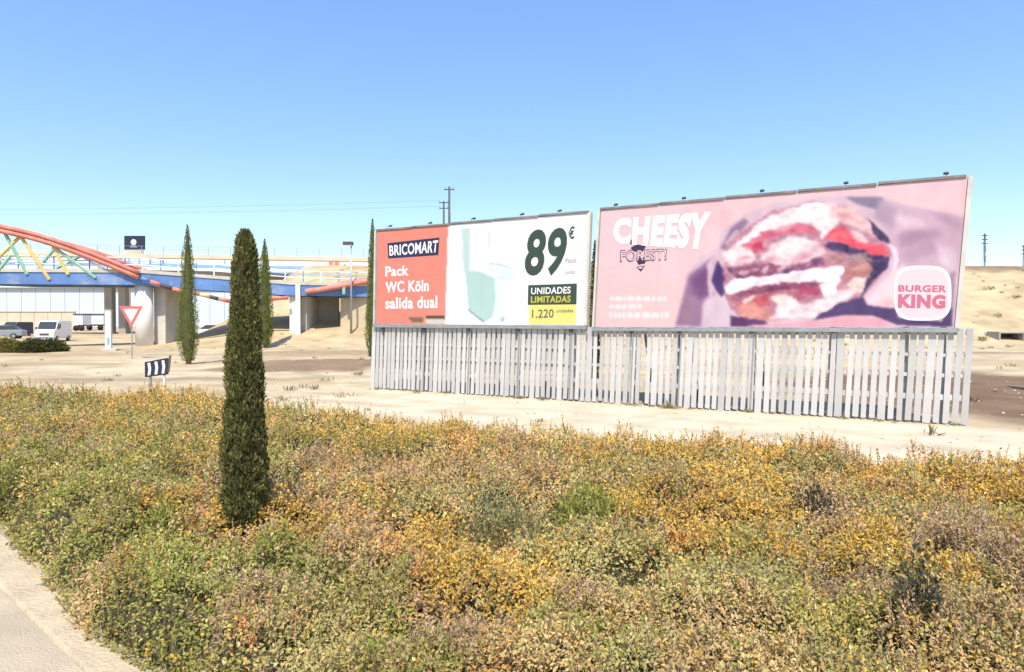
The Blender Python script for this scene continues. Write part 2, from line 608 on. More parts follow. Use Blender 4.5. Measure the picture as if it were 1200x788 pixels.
class Canvas:
    """flat artwork, one sample for each photo pixel"""
    def __init__(self, x0, y0, x1, y1, bg, curve=False):
        self.curve = curve
        self.x0, self.y0 = x0, y0
        self.w, self.h = x1 - x0, y1 - y0
        self.X, self.Y = np.meshgrid(np.arange(x0, x1) + .5, np.arange(y0, y1) + .5)
        self.img = np.zeros((self.h, self.w, 3)) + np.array(bg, float)

    def mask(self, pts, soft=0):
        X, Y = self.X, self.Y
        ins = np.zeros(X.shape, bool)
        n = len(pts)
        for i in range(n):
            (xa, ya), (xb, yb) = pts[i], pts[(i + 1) % n]
            if ya == yb: continue
            c = ((ya > Y) != (yb > Y)) & (X < (xb - xa) * (Y - ya) / (yb - ya) + xa)
            ins ^= c
        m = ins.astype(float)[..., None]
        return blur(m, soft) if soft else m

    def poly(self, pts, col, soft=1, a=1.0, curve=None):
        if curve is None: curve = self.curve
        for _ in range(1 if curve else 0):
            nx = []
            for i in range(len(pts)):
                (xa, ya), (xb, yb) = pts[i], pts[(i + 1) % len(pts)]
                nx += [(xa * .75 + xb * .25, ya * .75 + yb * .25), (xa * .25 + xb * .75, ya * .25 + yb * .75)]
            pts = nx
        m = self.mask(pts, soft) * a
        self.img = self.img * (1 - m) + np.array(col, float) * m

    def ell(self, cx, cy, rx, ry, col, soft=1, a=1.0, rot=0):
        pts = []
        for k in range(36):
            t = 2 * math.pi * k / 36
            x, y = rx * math.cos(t), ry * math.sin(t)
            pts.append((cx + x * math.cos(rot) - y * math.sin(rot), cy + x * math.sin(rot) + y * math.cos(rot)))
        self.poly(pts, col, soft, a)

    def sample(self, x, y):
        fx = np.clip(x - self.x0 - .5, 0, self.w - 1.001)
        fy = np.clip(y - self.y0 - .5, 0, self.h - 1.001)
        ix, iy = fx.astype(int), fy.astype(int)
        ix1, iy1 = np.minimum(ix + 1, self.w - 1), np.minimum(iy + 1, self.h - 1)
        tx, ty = (fx - ix)[:, None], (fy - iy)[:, None]
        a, b, c, d = self.img[iy, ix], self.img[iy, ix1], self.img[iy1, ix], self.img[iy1, ix1]
        return (a * (1 - tx) + b * tx) * (1 - ty) + (c * (1 - tx) + d * tx) * ty


def lin(img):
    c = np.clip(img / 255.0, 0, 1)
    return np.where(c <= 0.04045, c / 12.92, ((c + 0.055) / 1.055) ** 2.4)


PRINT_GAIN = 0.62


def poster_mesh(name, px4, canvas, root, nu, nv):
    q3 = [onplane(*p, 0.062) for p in px4]
    uu, vv = np.meshgrid(np.linspace(0, 1, nu), np.linspace(0, 1, nv))
    uu, vv = uu.ravel(), vv.ravel()
    Q = [np.array(q) for q in q3]
    xs, ys = quad_map(px4, uu, vv)
    # exact plane points for each artwork pixel
    pts = np.array([onplane(float(a), float(b), 0.062) for a, b in zip(xs, ys)])
    pts -= np.array(root.location)
    idx = np.arange(nu * nv).reshape(nv, nu)
    f = np.stack([idx[:-1, :-1], idx[1:, :-1], idx[1:, 1:], idx[:-1, 1:]], -1).reshape(-1, 4)
    col = lin(canvas.sample(xs, ys)) * PRINT_GAIN
    jn = np.minimum(np.abs((uu * 6) % 1 - .0), np.abs((uu * 6) % 1 - 1.0)) / 6 * nu
    jv = np.abs(vv - .5) * nv
    col *= (1 - .05 * np.clip(1.3 - jn, 0, 1) - .03 * np.clip(1.2 - jv, 0, 1))[:, None]
    col *= (.955 + .06 * fbm(uu * 16, vv * 7, 701, 4))[:, None]
    return np_mesh(name, pts, f, 4, M['print'], col, root)


def text_print(s, px4, m, root, bold=0.0, shear=0.0, off=0.068, name='lettering'):
    cu = bpy.data.curves.new('t', 'FONT')
    cu.body = s
    cu.resolution_u = 4
    cu.offset = bold
    cu.space_character = 1 + bold * 2.2
    cu.shear = shear
    to = bpy.data.objects.new('t', cu)
    C.objects.link(to)
    dg = bpy.context.evaluated_depsgraph_get()
    me = bpy.data.meshes.new_from_object(to.evaluated_get(dg))
    bpy.data.objects.remove(to)
    co = np.array([v.co for v in me.vertices])
    lo, hi = co.min(0), co.max(0)
    u = (co[:, 0] - lo[0]) / (hi[0] - lo[0])
    v = 1 - (co[:, 1] - lo[1]) / (hi[1] - lo[1])
    xs, ys = quad_map(px4, u, v)
    for vert, a, b in zip(me.vertices, xs, ys):
        vert.co = onplane(float(a), float(b), off) - root.location
    me.name = name
    me.materials.clear()
    me.materials.append(m)
    o = bpy.data.objects.new(name, me)
    C.objects.link(o)
    o.parent = root
    return o


def patch_print(px, m, root, off=0.065, name='printed_patch'):
    mb = MB()
    mb.v = [onplane(a, b, off) for a, b in px]
    mb.f = [tuple(range(len(px)))]
    return mb.build(name, m, root)


PM = {
    'white': flat_print('print_white', (255, 255, 255), .68),
    'navy': flat_print('print_navy', (58, 62, 96), .62),
    'green': flat_print('print_dark_green', (70, 88, 78), .62),
    'yellow': flat_print('print_yellow', (244, 238, 140), .62),
    'gold': flat_print('print_gold', (214, 205, 84), .62),
    'grey': flat_print('print_grey', (205, 200, 205), .62),
    'olive': flat_print('print_olive', (125, 120, 95), .62),
    'mauve': flat_print('print_mauve', (118, 98, 128), .62),
    'darkmauve': flat_print('print_dark_mauve', (72, 58, 92), .62),
    'pinktext': flat_print('print_pink_red', (228, 122, 148), .62),
    'pinkfaint': flat_print('print_faint_pink', (251, 226, 231), .62),
    'pinkpale': flat_print('print_pale_pink', (250, 214, 220), .62),
}

# ---- board 1 : red / white bathroom offer
Q1 = [(442.5, 271.5), (691, 249.5), (686.3, 381.5), (441, 380)]
base1 = (onplane(441, 380) + onplane(686, 381)) / 2
bb1 = thing('billboard', (base1.x, base1.y, 0), 'red and white billboard advertising a toilet for 89 euros', 'billboard')
cv = Canvas(436, 244, 696, 388, (255, 254, 252))
# toilet in pale teal
cv.poly([(541, 268), (551, 267), (551, 318), (543, 318)], (202, 228, 222), 2)
cv.poly([(551, 267), (586, 264), (588, 312), (551, 318)], (247, 252, 251), 1)
cv.poly([(543, 317), (556, 316), (581, 325), (600, 314), (604, 322), (597, 332), (580, 329), (560, 323)], (228, 242, 240), 2)
cv.ell(586, 315, 17, 6, (238, 247, 246), 1, rot=0.12)
cv.poly([(545, 317), (562, 319), (580, 327), (581, 350), (578, 371), (568, 378), (549, 363), (547, 340)], (192, 225, 217), 1)
cv.poly([(580, 327), (596, 331), (592, 350), (592, 378), (577, 379), (581, 350)], (238, 246, 245), 1)
cv.poly([(549, 362), (568, 377), (566, 378.5), (548, 364)], (150, 165, 165), 0, .8)
cv.poly([(572, 308), (586, 309.5), (598, 313), (598, 314), (585, 311), (572, 309)], (205, 215, 216), 1)
cv.poly([(572, 272), (574.5, 272), (574, 290), (572, 290)], (225, 228, 228), 1)
cv.poly([(588, 372), (591, 372), (590, 377), (587, 377)], (190, 195, 200), 1)
# red part with torn strip at its foot
cv.poly([(430, 240), (525.5, 240), (525, 262), (521, 392), (430, 392)], (252, 150, 132), 0)
cv.img += (fbm(cv.X / 14, cv.Y / 14, 61, 3) - .5)[..., None] * 10
cv.poly([(478, 372.5), (496, 371.5), (496, 378.5), (484, 378.5)], (128, 118, 88), 1)
cv.poly([(499, 370.5), (521, 369.5), (521, 374), (499, 374.5)], (104, 82, 66), 0)
cv.poly([(499, 374.5), (521, 374), (521, 380), (499, 380)], (222, 222, 208), 1)
poster_mesh('poster', Q1, cv, bb1, 200, 110)
patch_print([(454, 285.2), (515, 278.5), (513.6, 299.2), (455, 303.2)], PM['navy'], bb1)
text_print('BRICOMART', [(456, 288), (513.6, 281.5), (512.5, 296), (456.5, 300.2)], PM['white'], bb1, 0.025, 0.0, .071)
text_print('Pack', [(451.6, 312.6), (479, 310.8), (479, 323.2), (451.6, 324.5)], PM['white'], bb1, 0.03)
text_print('WC Köln', [(451.6, 330.5), (502.5, 327.6), (502.5, 341.8), (451.6, 343.2)], PM['white'], bb1, 0.03)
text_print('salida dual', [(451.6, 349.2), (512.5, 346.6), (512.5, 361.4), (451.6, 362.4)], PM['white'], bb1, 0.03)
text_print('89', [(618.5, 270), (667, 266), (659.5, 323), (613.5, 324.5)], PM['green'], bb1, 0.03)
text_print('€', [(666.5, 266), (673.5, 265), (673, 280), (666, 280.5)], PM['green'], bb1, 0.02)
text_print('Pack', [(662.5, 303), (676, 302), (676, 308), (662.5, 308.5)], PM['grey'], bb1, 0.02)
text_print('unidad', [(662.5, 317), (674, 316.5), (674, 321), (662.5, 321.5)], PM['grey'], bb1, 0.02)
patch_print([(619, 334.5), (676, 332.5), (675.5, 357), (618.5, 357.6)], PM['green'], bb1)
text_print('UNIDADES', [(622.5, 337.5), (669, 336), (668.5, 344.2), (622.2, 345.2)], PM['white'], bb1, 0.02, 0, .071)
text_print('LIMITADAS', [(622.2, 347.5), (669, 346.5), (668.5, 354.6), (622, 355.2)], PM['gold'], bb1, 0.03, 0, .071)
patch_print([(619.8, 357.6), (675.4, 357), (674.6, 380.6), (619.6, 380.4)], PM['yellow'], bb1)
text_print('1.220', [(623.5, 363), (649, 362.5), (648.7, 372.5), (623.3, 372.8)], PM['olive'], bb1, 0.01, 0, .071)
text_print('unidades', [(652, 362.5), (671.5, 362), (671.5, 366), (652, 366.4)], PM['olive'], bb1, 0.0, 0, .071)

# ---- board 2 : pink burger poster
Q2 = [(704.5, 247), (1134.5, 208), (1118.5, 384), (697.5, 383.5)]
base2 = (onplane(697, 384) + onplane(1118, 384)) / 2
bb2 = thing('billboard', (base2.x, base2.y, 0), 'wide pink billboard with a large burger photograph', 'billboard')
cv = Canvas(690, 196, 1150, 394, (250, 210, 214), True)


def z7(pts): return [(700 + x / 2.727, 200 + y / 2.727) for x, y in pts]


def art(pts, col, soft=2, a=1.0): cv.poly(z7(pts), col, max(1, int(0.55 * soft ** 2)), a, False)


def dab(x, y, rx, ry, col, soft=2, a=.85, rot=-.3):
    (px_, py_), = z7([(x, y)])
    cv.ell(px_, py_, rx / 2.727, ry / 2.727, col, max(1, int(0.7 * soft ** 2)), a, rot)


cv.poly([(680, 330), (800, 330), (795, 404), (680, 404)], (250, 206, 203), 8, .6, False)
# wrapper and hands
art([(245, 510), (285, 330), (330, 272), (378, 250), (400, 190), (470, 140), (560, 103), (720, 82), (900, 82), (1000, 112), (1190, 150), (1170, 520)], (230, 202, 214), 3)
art([(880, 90), (1010, 118), (1180, 152), (1150, 330), (960, 330)], (220, 188, 203), 5)
art([(790, 84), (915, 86), (905, 128), (830, 108)], (160, 146, 170), 3)
art([(905, 90), (960, 130), (945, 190), (880, 150)], (196, 172, 190), 6)
art([(960, 200), (1080, 185), (1100, 205), (1010, 240), (970, 250)], (192, 160, 178), 7)
art([(980, 250), (1050, 215), (1100, 250), (1020, 290), (970, 290)], (204, 172, 190), 8)
art([(1040, 125), (1165, 155), (1160, 200), (1100, 160)], (205, 172, 190), 6)
art([(1080, 230), (1150, 260), (1145, 330), (1100, 300)], (238, 212, 224), 7)
art([(940, 140), (1020, 150), (1060, 180), (980, 185)], (238, 212, 222), 7)
art([(1125, 330), (1145, 320), (1135, 470), (1120, 450)], (178, 150, 172), 4)
art([(250, 495), (292, 335), (370, 275), (378, 360), (335, 430), (335, 500)], (170, 134, 164), 4)
art([(298, 350), (366, 290), (370, 400), (310, 410)], (138, 102, 142), 6)
art([(262, 480), (290, 400), (320, 400), (300, 490)], (172, 140, 160), 5)
art([(330, 500), (352, 420), (400, 392), (436, 440), (446, 500)], (230, 208, 220), 5)
art([(350, 300), (372, 270), (378, 370), (360, 420), (352, 360)], (226, 198, 214), 3)
art([(364, 352), (384, 285), (408, 330), (418, 382), (398, 404), (380, 385)], (102, 84, 134), 2)
art([(392, 250), (428, 182), (470, 152), (485, 165), (440, 215), (412, 256)], (172, 142, 170), 3)
art([(405, 235), (440, 190), (455, 190), (425, 240)], (216, 190, 206), 2)
# the burger itself
art([(400, 285), (420, 230), (480, 180), (560, 128), (680, 98), (790, 108), (880, 168), (932, 240), (942, 272), (900, 345), (850, 402), (700, 472), (480, 484), (430, 445), (405, 395)], (204, 152, 168), 2)
art([(438, 240), (500, 182), (560, 140), (660, 106), (765, 103), (770, 172), (705, 192), (680, 165), (600, 175), (520, 206), (470, 245)], (253, 242, 242), 3)
art([(738, 106), (812, 112), (872, 163), (895, 212), (840, 188), (780, 166), (745, 155)], (243, 204, 205), 4)
art([(760, 130), (800, 130), (820, 160), (780, 165)], (232, 172, 178), 4, .8)
dab(600, 140, 40, 9, (246, 218, 222), 3, .8)
art([(705, 180), (740, 165), (760, 190), (735, 215), (715, 215)], (252, 240, 240), 3)
art([(462, 244), (520, 204), (580, 184), (684, 168), (694, 196), (620, 196), (560, 212), (522, 237), (490, 255)], (228, 132, 152), 2)
art([(486, 246), (535, 222), (530, 256), (506, 262)], (204, 88, 114), 3)
dab(600, 182, 40, 7, (244, 180, 190), 2, .8)
art([(728, 212), (745, 190), (790, 183), (830, 208), (862, 234), (928, 243), (928, 278), (880, 272), (820, 247), (750, 228)], (244, 112, 128), 2)
art([(800, 193), (850, 203), (864, 236), (832, 226)], (252, 224, 222), 4)
dab(770, 205, 26, 9, (250, 140, 148), 3)
art([(398, 264), (450, 238), (500, 262), (512, 285), (470, 302), (430, 302), (405, 288)], (251, 230, 232), 3)
dab(470, 284, 30, 9, (236, 182, 194), 3)
dab(430, 262, 18, 8, (254, 244, 243), 2)
art([(518, 278), (560, 235), (630, 208), (712, 230), (728, 262), (690, 287), (640, 292), (600, 302), (550, 298)], (247, 222, 227), 3)
dab(625, 238, 55, 20, (255, 249, 247), 4, .95)
dab(556, 284, 26, 10, (233, 172, 188), 4)
dab(655, 274, 34, 10, (226, 166, 182), 4)
dab(704, 250, 18, 12, (236, 192, 202), 3)
dab(590, 268, 22, 9, (252, 240, 238), 3)
art([(432, 316), (500, 296), (560, 302), (620, 307), (722, 274), (730, 297), (660, 322), (560, 332), (450, 348), (430, 335)], (164, 112, 138), 3)
for q_ in ((470, 326, 16, 7, (236, 198, 208)), (503, 318, 14, 7, (226, 172, 186)), (536, 318, 15, 8, (240, 206, 214)), (588, 312, 18, 8, (236, 200, 212)), (455, 342, 12, 6, (116, 82, 116)), (612, 318, 14, 7, (122, 88, 124)), (652, 312, 16, 7, (140, 98, 134)), (700, 292, 16, 7, (120, 88, 126)), (560, 326, 18, 6, (150, 98, 128)), (674, 300, 10, 6, (228, 190, 204)), (426, 320, 8, 10, (110, 80, 116))):
    dab(*q_)
art([(728, 236), (760, 228), (830, 248), (880, 273), (934, 276), (928, 312), (884, 348), (852, 394), (838, 414), (858, 342), (880, 312), (850, 277), (800, 266), (735, 252)], (96, 82, 118), 2)
art([(862, 152), (930, 213), (938, 238), (890, 212)], (98, 86, 116), 2)
art([(718, 278), (760, 257), (792, 264), (792, 292), (730, 297)], (198, 152, 158), 3)
art([(800, 274), (860, 268), (884, 286), (842, 297), (800, 293)], (178, 150, 152), 3)
art([(786, 308), (830, 292), (882, 300), (872, 342), (800, 347), (773, 337)], (202, 146, 143), 3)
dab(835, 312, 26, 7, (222, 176, 168), 3)
art([(408, 394), (409, 368), (440, 344), (520, 341), (600, 324), (680, 317), (786, 299), (792, 322), (750, 362), (720, 357), (620, 356), (540, 369), (470, 382), (425, 394)], (253, 246, 249), 1)
dab(500, 366, 40, 6, (236, 212, 222), 3)
dab(620, 345, 50, 6, (240, 220, 228), 3)
art([(732, 332), (792, 308), (775, 352), (764, 392), (725, 412), (714, 370)], (253, 245, 247), 2)
art([(424, 398), (520, 374), (620, 360), (704, 358), (718, 392), (640, 414), (560, 404), (520, 434), (450, 436)], (196, 128, 144), 3)
art([(436, 390), (540, 372), (704, 355), (708, 369), (560, 388), (450, 404)], (148, 98, 124), 2)
art([(438, 432), (500, 420), (540, 440), (566, 480), (470, 484)], (230, 166, 156), 4)
art([(458, 418), (500, 397), (508, 404), (466, 432)], (251, 218, 208), 2)
art([(500, 412), (540, 395), (552, 427), (520, 442)], (204, 114, 120), 3)
art([(640, 370), (700, 374), (708, 402), (650, 402)], (190, 98, 124), 3)
art([(556, 476), (580, 420), (622, 398), (652, 430), (720, 414), (790, 374), (834, 390), (760, 432), (700, 474)], (250, 233, 235), 3)
art([(556, 402), (612, 394), (612, 427), (570, 427)], (251, 230, 224), 3)
dab(650, 444, 40, 8, (238, 206, 210), 4)
art([(798, 366), (822, 344), (862, 340), (850, 386), (812, 388)], (245, 224, 216), 2)
dab(785, 378, 14, 8, (214, 158, 160), 3)
art([(424, 464), (540, 482), (545, 496), (425, 500)], (122, 86, 126), 2)
# shadow under the burger, thumb, rim
art([(686, 480), (780, 420), (850, 404), (862, 430), (950, 440), (962, 472), (1100, 482), (1122, 448), (1134, 440), (1134, 500), (960, 494), (880, 464), (780, 464)], (110, 92, 132), 2)
art([(858, 418), (900, 368), (950, 318), (985, 296), (965, 380), (952, 437), (880, 430)], (245, 223, 229), 4)
art([(880, 425), (940, 405), (955, 430), (930, 438)], (248, 206, 208), 4)
art([(480, 496), (700, 480), (800, 463), (900, 471), (955, 500), (480, 505)], (245, 186, 197), 3)
art([(930, 230), (956, 248), (963, 292), (942, 332), (950, 280)], (250, 229, 237), 2)
food = cv.mask(z7([(400, 285), (420, 230), (480, 180), (560, 128), (680, 98), (790, 108), (880, 168), (932, 240), (920, 300), (850, 400), (700, 472), (480, 484), (430, 445), (405, 395)]), 4)
wx_ = cv.X + food[..., 0] * (7 * (fbm(cv.X / 11, cv.Y / 8, 501, 3) - .5) + 2.5 * (fbm(cv.X / 4, cv.Y / 4, 503, 2) - .5))
wy_ = cv.Y + food[..., 0] * (6 * (fbm(cv.X / 11, cv.Y / 8, 505, 3) - .5) + 2.5 * (fbm(cv.X / 4, cv.Y / 4, 507, 2) - .5))
cv.img = cv.sample(wx_.ravel(), wy_.ravel()).reshape(cv.img.shape)
cv.img += food * ((fbm(cv.X / 8, cv.Y / 4.5, 71, 3) - .5)[..., None] * 48 + (fbm(cv.X / 2.6, cv.Y / 2.2, 75, 2) - .5)[..., None] * 20)
cv.img += (1 - food) * (fbm(cv.X / 12, cv.Y / 18, 73, 3) - .5)[..., None] * np.where(cv.X < 790, 5, 20)[..., None]
cv.img = np.where(cv.X[..., None] > 792, (cv.img - 200) * 1.14 + 196, cv.img)
cv.img = blur(np.clip(cv.img, 40, 255), 1)
# small print, too faint to read
for (xa, xb, ya, yb) in ((714.6, 782.5, 347.5, 353.5), (714.4, 752, 356.8, 362), (714, 784, 366.2, 373.5)):
    x = xa
    k = 0
    while x < xb - 3:
        w = 3 + 7 * float(hash2(np.array([int(x * 7)]), np.array([k]), 3)[0])
        cv.poly([(x, ya), (min(x + w, xb), ya), (min(x + w, xb), yb), (x, yb)], (255, 243, 241), 1, .85)
        x += w + 1.6
        k += 1
# emblem behind the second line of lettering
poster_mesh('poster', Q2, cv, bb2, 330, 150)
text_print('CHEESY', [(719, 256.5), (834, 247.5), (826, 293.5), (718.5, 285.8)], PM['white'], bb2, 0.06)
for poly in ([(739, 290.5), (746, 286.5), (757, 289), (753, 295.5), (742, 295)],
             [(745, 303), (757.5, 301.5), (756, 309), (748, 310.5)],
             [(734.5, 280.2), (739, 280.8), (745.5, 285), (740, 287.6)],
             [(745.5, 313), (756, 311.5), (751, 318.6)]):
    patch_print(poly, PM['darkmauve'], bb2, .066, 'emblem')
patch_print([(746.5, 313.6), (754.5, 312.6), (751, 315.6)], PM['pinkpale'], bb2, .070, 'emblem')
text_print('FOREST!', [(727, 293.2), (781.5, 291.4), (781, 305.2), (726.5, 307.4)], PM['mauve'], bb2, 0.035, 0, .072)
text_print('FOREST!', [(728, 294.4), (780.7, 292.6), (780.3, 304), (727.6, 306.2)], PM['pinkpale'], bb2, -0.004, 0, .076)


def bun(x0, y0, x1, y1):
    cx, cy = (x0 + x1) / 2, (y0 + y1) / 2
    rx, ry = (x1 - x0) / 2, (y1 - y0) / 2
    out = []
    for k in range(44):
        t = 2 * math.pi * k / 44
        c_, s_ = math.cos(t), math.sin(t)
        out.append((cx + rx * abs(c_) ** .55 * (1 if c_ > 0 else -1), cy + ry * abs(s_) ** .62 * (1 if s_ > 0 else -1)))
    return out


patch_print(bun(1047.5, 311.5, 1115.0, 376), PM['white'], bb2, .066, 'logo')
patch_print(bun(1051.0, 315.2, 1111.6, 372.4), PM['pinkfaint'], bb2, .069, 'logo')
text_print('BURGER', [(1053, 334.2), (1109.5, 334.6), (1109, 342.8), (1052.6, 342)], PM['pinktext'], bb2, 0.035, 0, .072)
text_print('KING', [(1052.6, 344.8), (1108.5, 345.8), (1107.5, 362), (1052.2, 361)], PM['pinktext'], bb2, 0.06, 0, .072)


# ---- carcass of each board: backing, frame, trims, posts, braces, lamps
def carcass(root, Q, lamps, posts_px, right_w):
    q = [onplane(*p) for p in Q]
    mb = MB()
    mb.prism([p + bn * 0.058 for p in q], -bn * 0.12)
    mb.build('backing_panel', M['steel'], root)
    tl, tr, br, bl = q
    up = Vector((0, 0, 1))

    def fb(p, r, w, name, m, d0=0.02):
        mbb = MB()
        a = (r - p).normalized()
        mbb.bar(p + bn * d0, r + bn * d0, 0.16, w, up=bn.cross(a))
        return mbb.build(name, m, root)
    ov = 0.03
    # stepped top trim sheets
    n = 5
    for k in range(n):
        a, b = tl.lerp(tr, k / n), tl.lerp(tr, (k + 1) / n - 0.004)
        s = random.uniform(-.005, .005)
        fb(a + up * (ov + .009 + s), b + up * (ov - .009 + s), 0.055, 'top_trim', M['trim'], 0.012 + 0.002 * (k % 2))
    a_ = (bl - tl).normalized()
    fb(tl - bd * 0.03, bl - bd * 0.03, 0.06, 'side_frame', M['frame'])
    fb(tr + bd * right_w / 2, br + bd * right_w / 2, right_w, 'side_frame', M['frame'])
    fb(bl - up * 0.055 - bd * .05, br - up * 0.055 + bd * .05, 0.10, 'bottom_rail', M['steel'], 0.045)
    for x in posts_px:
        p = onplane(x, 384) - bn * 0.16
        g = tz(p.x, p.y)
        top = p.lerp(p, 0)
        topz = 5.0 if x > 700 else 4.9
        lean = bd * 0.035
        mbb = MB()
        mbb.bar(Vector((p.x, p.y, g - .05)) - lean * 2, Vector((p.x, p.y, topz)) + lean * 2.4, 0.10, 0.14, up=bd)
        mbb.build('post', M['steel'], root)
        b_ = p - bn * 1.7
        mbb = MB()
        mbb.bar(Vector((b_.x, b_.y, tz(b_.x, b_.y) - .05)), Vector((p.x, p.y, 3.9)) - bn * .06, 0.07, 0.07)
        mbb.build('back_brace', M['steel'], root)
        mbb = MB()
        f_ = p + bn * 0.215
        mbb.box((f_.x, f_.y, onplane(x, 387).z), (0.10, 0.06, 0.14), ax=(bd, bn, up))
        mbb.build('post_clamp', M['darkmetal'], root)
    for (x, y) in lamps:
        p = onplane(x, y)
        mbb = MB()
        mbb.tube([p - up * .06 + bn * .02, p + up * .07 + bn * .02, p + up * .10 - bn * .10], 0.014, 6)
        st = mbb.build('lamp_arm', M['darkmetal'], root)
        mbb = MB()
        mbb.box(p + up * .10 - bn * .12, (0.10, 0.07, 0.05), ax=(bd, (bn - up * .5).normalized(), (up + bn * .5).normalized()))
        mbb.build('floodlight', M['darkmetal'], root, bevel=.01)


carcass(bb1, Q1, [(455, 268), (502, 264.5), (553, 259.5), (610, 254.5), (654, 250.5)], [450, 498, 550, 608, 670], 0.07)
carcass(bb2, Q2, [(720, 243.5), (800, 236), (892, 227.5), (991, 218.5), (1109, 207.5)], [741, 797, 882, 976, 1062, 1106], 0.085)

# ---- slatted fence under the boards
fence = thing('slatted_fence', (A0 + B0) / 2, 'weathered white slatted fence below the two billboards', 'fence')
f0 = onplane(437, 455).dot(bd) - A0.dot(bd)
f1 = onplane(1130.5, 495).dot(bd) - A0.dot(bd)


def fp(s, z, off=0.0):
    p = A0 + bd * s + bn * off
    return Vector((p.x, p.y, z))


LEAN = 0.042
UPL = (Vector((0, 0, 1)) + bd * LEAN).normalized()
TOPZ = CAM_Z - 0.07
slat_me = {}


def slat_mesh(w):
    if w in slat_me: return slat_me[w]
    bm = bmesh.new()
    bmesh.ops.create_cube(bm, size=1)
    for v in bm.verts: v.co = (v.co.x * w, v.co.y * 0.03, v.co.z + 0.5)
    me = bpy.data.meshes.new('slat')
    bm.to_mesh(me)
    bm.free()
    me.materials.append(M['slat'])
    slat_me[w] = me
    return me


rootm = fence.location
s = f0
k = 0
ang = math.atan2(bd.y, bd.x)
Rz = Matrix.Rotation(ang, 4, 'Z')
while s < f1:
    wide = (k % 5 == 0)
    w = 0.15 if wide else random.choice([0.104, 0.112, 0.122])
    if random.random() < .02: s += .10
    left = s < f0 + (f1 - f0) * 0.30
    zb = 0.01 + random.uniform(-.02, .02) + (0.03 if not wide else 0)
    zt = TOPZ + random.uniform(-.03, .02)
    p = fp(s, zb, 0.012 + (0.006 if wide else random.uniform(-.003, .003)))
    o = bpy.data.objects.new('slat', slat_mesh(w))
    C.objects.link(o)
    o.parent = fence
    ln = random.gauss(LEAN, .006)
    sh = Matrix.Identity(4)
    o.matrix_local = Matrix.Translation(p - rootm) @ Rz @ Matrix.Rotation(ln, 4, 'Y') @ Matrix.Diagonal((1, 1, zt - zb, 1))
    s += (0.172 if not wide else .185) + random.uniform(-.010, .010)
    k += 1
nseg = 7
for zc, hh in ((TOPZ - 0.10, 0.14), (0.58, 0.12), (1.05, 0.08), (1.5, .07)):
    for j in range(nseg):
        a = f0 + (f1 - f0) * j / nseg
        b = f0 + (f1 - f0) * (j + 1) / nseg - 0.01
        mb = MB()
        d_ = LEAN * zc
        j1, j2 = random.uniform(-.02, .02), random.uniform(-.02, .02)
        mb.bar(fp(a + d_, zc + j1, -.035), fp(b + d_, zc + j2, -.035), 0.045, hh)
        mb.build('rail', M['slat'], fence)
# beige closing sheets behind the slats of the left part, upper two thirds only
M['sheet'] = mat('weathered_beige_sheet', (0.55, 0.52, 0.46), 0.8, 0.25, 1.4, 0.1, 12, dirt=((0.42, 0.37, 0.3), 1.2, 0.7))
cuts = [437.5, 498, 550, 608, 669, 741]
for j in range(4):
    a = onplane(cuts[j], 420).dot(bd) - A0.dot(bd) + .02
    b = onplane(cuts[j + 1], 420).dot(bd) - A0.dot(bd) - .02
    lo = .68 + (.0, .03, -.02, .12)[j]
    hi = TOPZ - .05
    o_ = -.062 - .002 * (j % 2)
    mb = MB()
    mb.prism([fp(a - .03, lo, o_), fp(b - .03, lo + .02, o_), fp(b + .03, hi, o_), fp(a + .03, hi - .01, o_)], -bn * .012)
    mb.build('sheet', M['sheet'], fence)
for xx in cuts[1:] + [797, 882]:
    a = onplane(xx, 420).dot(bd) - A0.dot(bd)
    mb = MB()
    mb.bar(fp(a - .045, .02, .046), fp(a + .045, TOPZ - .02, .046), .03, .025, up=bn)
    mb.build('post', M['steel'], fence)


